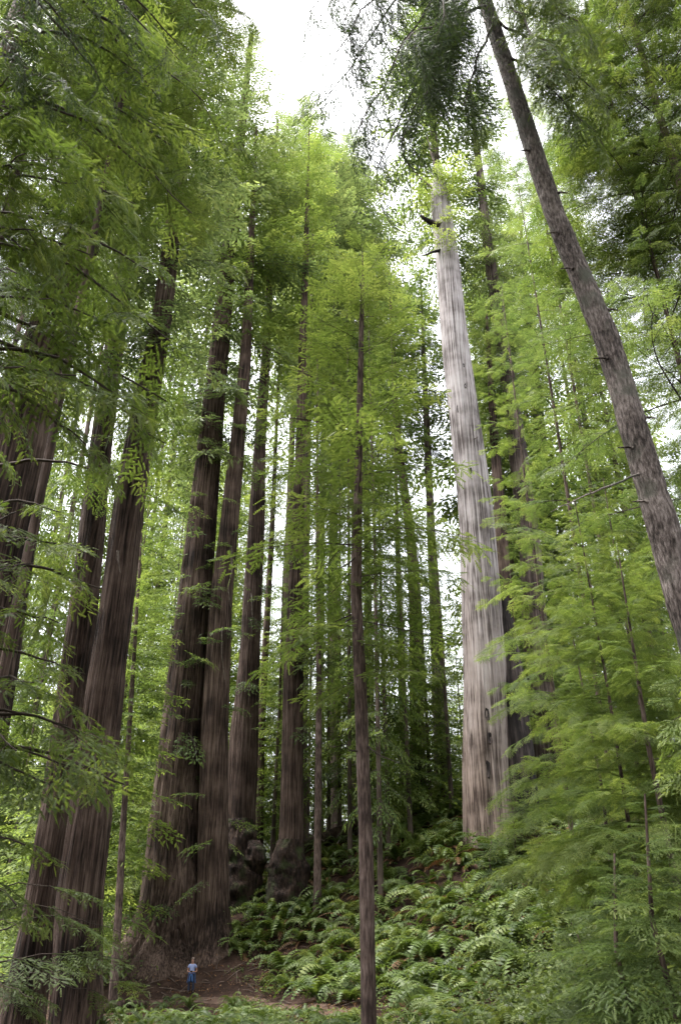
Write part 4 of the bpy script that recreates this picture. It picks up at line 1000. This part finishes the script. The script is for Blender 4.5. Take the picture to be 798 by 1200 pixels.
log('dark fallen log on the slope just left of the slender tree', [on_ground(352, 1002, .3), on_ground(385, 990, .5), on_ground(425, 975, .6)], .55, 'bark_burl', 31,
    [[on_ground(395, 992, .5), on_ground(402, 1000, 1.6), on_ground(408, 1005, 3.0)], [on_ground(380, 995, .5), on_ground(368, 1004, 1.4), on_ground(350, 1010, 2.2)], [on_ground(400, 992, .5), on_ground(392, 1010, .6), on_ground(384, 1028, .7)]])
log('short mossy log lying at the bottom left before the fern bed', [on_ground(118, 1188, .12), on_ground(145, 1184, .14), on_ground(172, 1181, .1)], .24, 'bark_burl', 33)

# ------------------------------------------------------------------ the person
def skin_mesh(name, joints, edges, mat, root=0, sub=2):
    me = bpy.data.meshes.new(name + '_s'); me.from_pydata([j[:3] for j in joints], edges, [])
    o = bpy.data.objects.new(name + '_s', me); COL.objects.link(o)
    me.skin_vertices.new() if hasattr(me.skin_vertices, 'new') and not me.skin_vertices else None
    md = o.modifiers.new('skin', 'SKIN'); md.use_smooth_shade = True
    if not me.skin_vertices:
        bpy.context.view_layer.objects.active = o
    sv = me.skin_vertices[0].data
    for i, j in enumerate(joints):
        rx = j[3]; ry = j[4] if len(j) > 4 else j[3]
        sv[i].radius = (rx, ry); sv[i].use_root = (i == root)
    sb = o.modifiers.new('sub', 'SUBSURF'); sb.levels = sub; sb.render_levels = sub
    bpy.context.view_layer.update()
    dg = bpy.context.evaluated_depsgraph_get()
    out = bpy.data.meshes.new_from_object(o.evaluated_get(dg))
    out.materials.clear(); out.materials.append(mat); out.name = name
    bpy.data.objects.remove(o); bpy.data.meshes.remove(me)
    return out
pm = {k: plain(k, c, 0.75, 30, .12) for k, c in dict(skin=(0.36, 0.2, 0.145), shirt=(0.30, 0.36, 0.60), jeans=(0.025, 0.035, 0.065), jacket=(0.07, 0.15, 0.36), hair=(0.16, 0.12, 0.10), shoe=(0.03, 0.028, 0.026), eye=(0.02, 0.02, 0.02), camera_black=(0.012, 0.012, 0.013)).items()}
pb_ = ground_hit(223, 1170)
PERSON_SCALE = .93
person = thing('person', 'person in periwinkle t-shirt, blue jacket tied round waist, standing before the giant redwood', 'person', (pb_[0], pb_[1], float(gz(pb_[0], pb_[1])) + .02))
person.scale = (PERSON_SCALE,) * 3
J = [(0, 0, .95, .135, .10), (0, .01, 1.15, .125, .095), (0, .01, 1.33, .15, .105), (0, .01, 1.45, .09, .08), (0, 0, 1.52, .052), (0, -.01, 1.59, .07, .08), (0, -.015, 1.66, .075, .095), (0, -.005, 1.74, .06, .075)]
E = [(i, i + 1) for i in range(7)]
def add(js, start):
    p = start
    for j in js: J.append(j); E.append((p, len(J) - 1)); p = len(J) - 1
    return p
for sg in (-1, 1):
    wr = add([(.13 * sg, .01, 1.43, .06), (.195 * sg, .01, 1.40, .056), (.25 * sg, .04, 1.25, .046), (.275 * sg, .05, 1.12, .04), (.19 * sg, -.12, 1.08, .034), (.10 * sg, -.23, 1.09, .026)], 3)
    palm = add([(.07 * sg, -.26, 1.095, .026, .018), (.045 * sg, -.285, 1.10, .026, .016)], wr)
    for f in range(4):
        z = 1.125 - f * .018; l = (.9, 1.0, .95, .75)[f]
        add([(.03 * sg, -.30, z, .009), ((.03 - .035 * l) * sg, -.315, z - .004, .0085), ((.03 - .055 * l) * sg, -.30, z - .012, .007)], palm)
    add([(.062 * sg, -.25, 1.125, .011), (.045 * sg, -.262, 1.15, .010), (.03 * sg, -.275, 1.16, .008)], wr)
    add([(.095 * sg, 0, .88, .09), (.115 * sg, -.005, .68, .078), (.125 * sg, -.01, .48, .058), (.13 * sg, .02, .28, .054), (.135 * sg, .03, .09, .036), (.14 * sg, -.03, .045, .036), (.15 * sg, -.13, .03, .034)], 0)
body = skin_mesh('body', J, E, pm['skin'])
obj('body', body, person)
TS = [(0, 0, 1.0, .155, .12), (0, .01, 1.16, .148, .115), (0, .01, 1.33, .172, .128), (0, .01, 1.445, .105, .095), (0, .01, 1.475, .07, .068)]
TE = [(0, 1), (1, 2), (2, 3), (3, 4)]
for sg in (-1, 1):
    k = len(TS); TS += [(.14 * sg, .01, 1.425, .075), (.20 * sg, .012, 1.39, .072), (.245 * sg, .035, 1.26, .068)]; TE += [(3, k), (k, k + 1), (k + 1, k + 2)]
obj('shirt', skin_mesh('shirt', TS, TE, pm['shirt']), person)
TS = [(0, 0, 1.02, .15, .118), (0, 0, .92, .16, .125)]; TE = [(0, 1)]
for sg in (-1, 1):
    k = len(TS); TS += [(.098 * sg, 0, .86, .105), (.118 * sg, -.005, .66, .09), (.127 * sg, -.01, .46, .074), (.132 * sg, .015, .26, .07), (.136 * sg, .025, .10, .066)]; TE += [(1, k)] + [(k + i, k + i + 1) for i in range(4)]
obj('trousers', skin_mesh('trousers', TS, TE, pm['jeans'], 1), person)
for sg in (-1, 1):
    obj('shoe', skin_mesh('shoe', [(.136 * sg, .05, .06, .048), (.14 * sg, -.03, .05, .05, .045), (.15 * sg, -.13, .035, .045, .035), (.153 * sg, -.19, .03, .03, .025)], [(0, 1), (1, 2), (2, 3)], pm['shoe'], 1), person)
    obj('ear', skin_mesh('ear', [(.082 * sg, .0, 1.645, .012, .02), (.088 * sg, .005, 1.67, .014, .022)], [(0, 1)], pm['skin']), person)
    G = Geo(); a = np.arange(8) * math.pi / 4; G.add([(.032 * sg + .012 * math.cos(q), -.107 - .002, 1.668 + .008 * math.sin(q)) for q in a] + [(.032 * sg, -.112, 1.668)], [(i, (i + 1) % 8, 8) for i in range(8)], 0, 0); V, Fc, _, _ = G.out()
    obj('eye', mesh('eye', V, Fc, pm['eye']), person)
obj('nose', skin_mesh('nose', [(0, -.102, 1.67, .009), (0, -.118, 1.635, .014)], [(0, 1)], pm['skin']), person)
obj('mouth', skin_mesh('mouth', [(-.022, -.098, 1.598, .006), (0, -.103, 1.597, .007), (.022, -.098, 1.598, .006)], [(0, 1), (1, 2)], plain('lips', (.28, .1, .09)), 1), person)
obj('hair', skin_mesh('hair', [(0, .05, 1.64, .07, .06), (0, .035, 1.71, .082, .085), (0, .005, 1.765, .072, .08), (0, -.05, 1.77, .045, .04)], [(0, 1), (1, 2), (2, 3)], pm['hair'], 1), person)
# jacket tied round the waist: panel behind and at the sides, knotted sleeves in front
V, Fc = [], []
na, nz = 28, 12
for i in range(nz):
    f = i / (nz - 1)
    for j in range(na):
        a = R(-20) + R(220) * j / (na - 1)
        fold = 1 + .07 * math.sin(j * 1.9) * f + .04 * math.sin(j * 4.1 + i) * f
        rx, ry = (.18 + .045 * f) * fold, (.145 + .04 * f) * fold
        V.append((rx * math.cos(a), ry * math.sin(a) + .01, 1.05 - .52 * f * (1 - .08 * math.sin(j * 1.3))))
for i in range(nz - 1):
    for j in range(na - 1):
        q = i * na + j; Fc.append((q, q + 1, q + na + 1, q + na))
jm = mesh('jacket', V, Fc, pm['jacket'], smooth=True)
jo = obj('jacket', jm, person); so = jo.modifiers.new('thick', 'SOLIDIFY'); so.thickness = .018
for sg in (-1, 1):
    obj('sleeve', skin_mesh('sleeve', [(.17 * sg, -.07, 1.04, .035), (.08 * sg, -.15, 1.02, .034), (.01 * sg, -.175, 1.0, .036), (.06 * sg, -.185, .86, .04), (.085 * sg, -.18, .66, .042), (.09 * sg, -.17, .58, .036)], [(i, i + 1) for i in range(5)], pm['jacket'], 2), jo)
cm = thing('camera_body', 'small dark camera held in both hands by the person', 'camera', (person.location.x, person.location.y - .305 * PERSON_SCALE, person.location.z + 1.11 * PERSON_SCALE))
def box(x, y, z, bev=.004):
    import bmesh
    bm = bmesh.new(); bmesh.ops.create_cube(bm, size=1); bmesh.ops.scale(bm, vec=(x, y, z), verts=bm.verts); bmesh.ops.bevel(bm, geom=bm.edges[:], offset=bev, segments=2, affect='EDGES')
    me = bpy.data.meshes.new('b'); bm.to_mesh(me); bm.free(); me.materials.append(pm['camera_black']); return me
obj('housing', box(.11, .04, .07), cm)
G = Geo(); tube(G, [(0, -.02, 0), (0, -.04, 0), (0, -.055, 0)], [.025, .025, .022], 0, 14); V, Fc, _, _ = G.out(); obj('lens', mesh('lens', V, Fc, pm['camera_black'], smooth=True), cm)
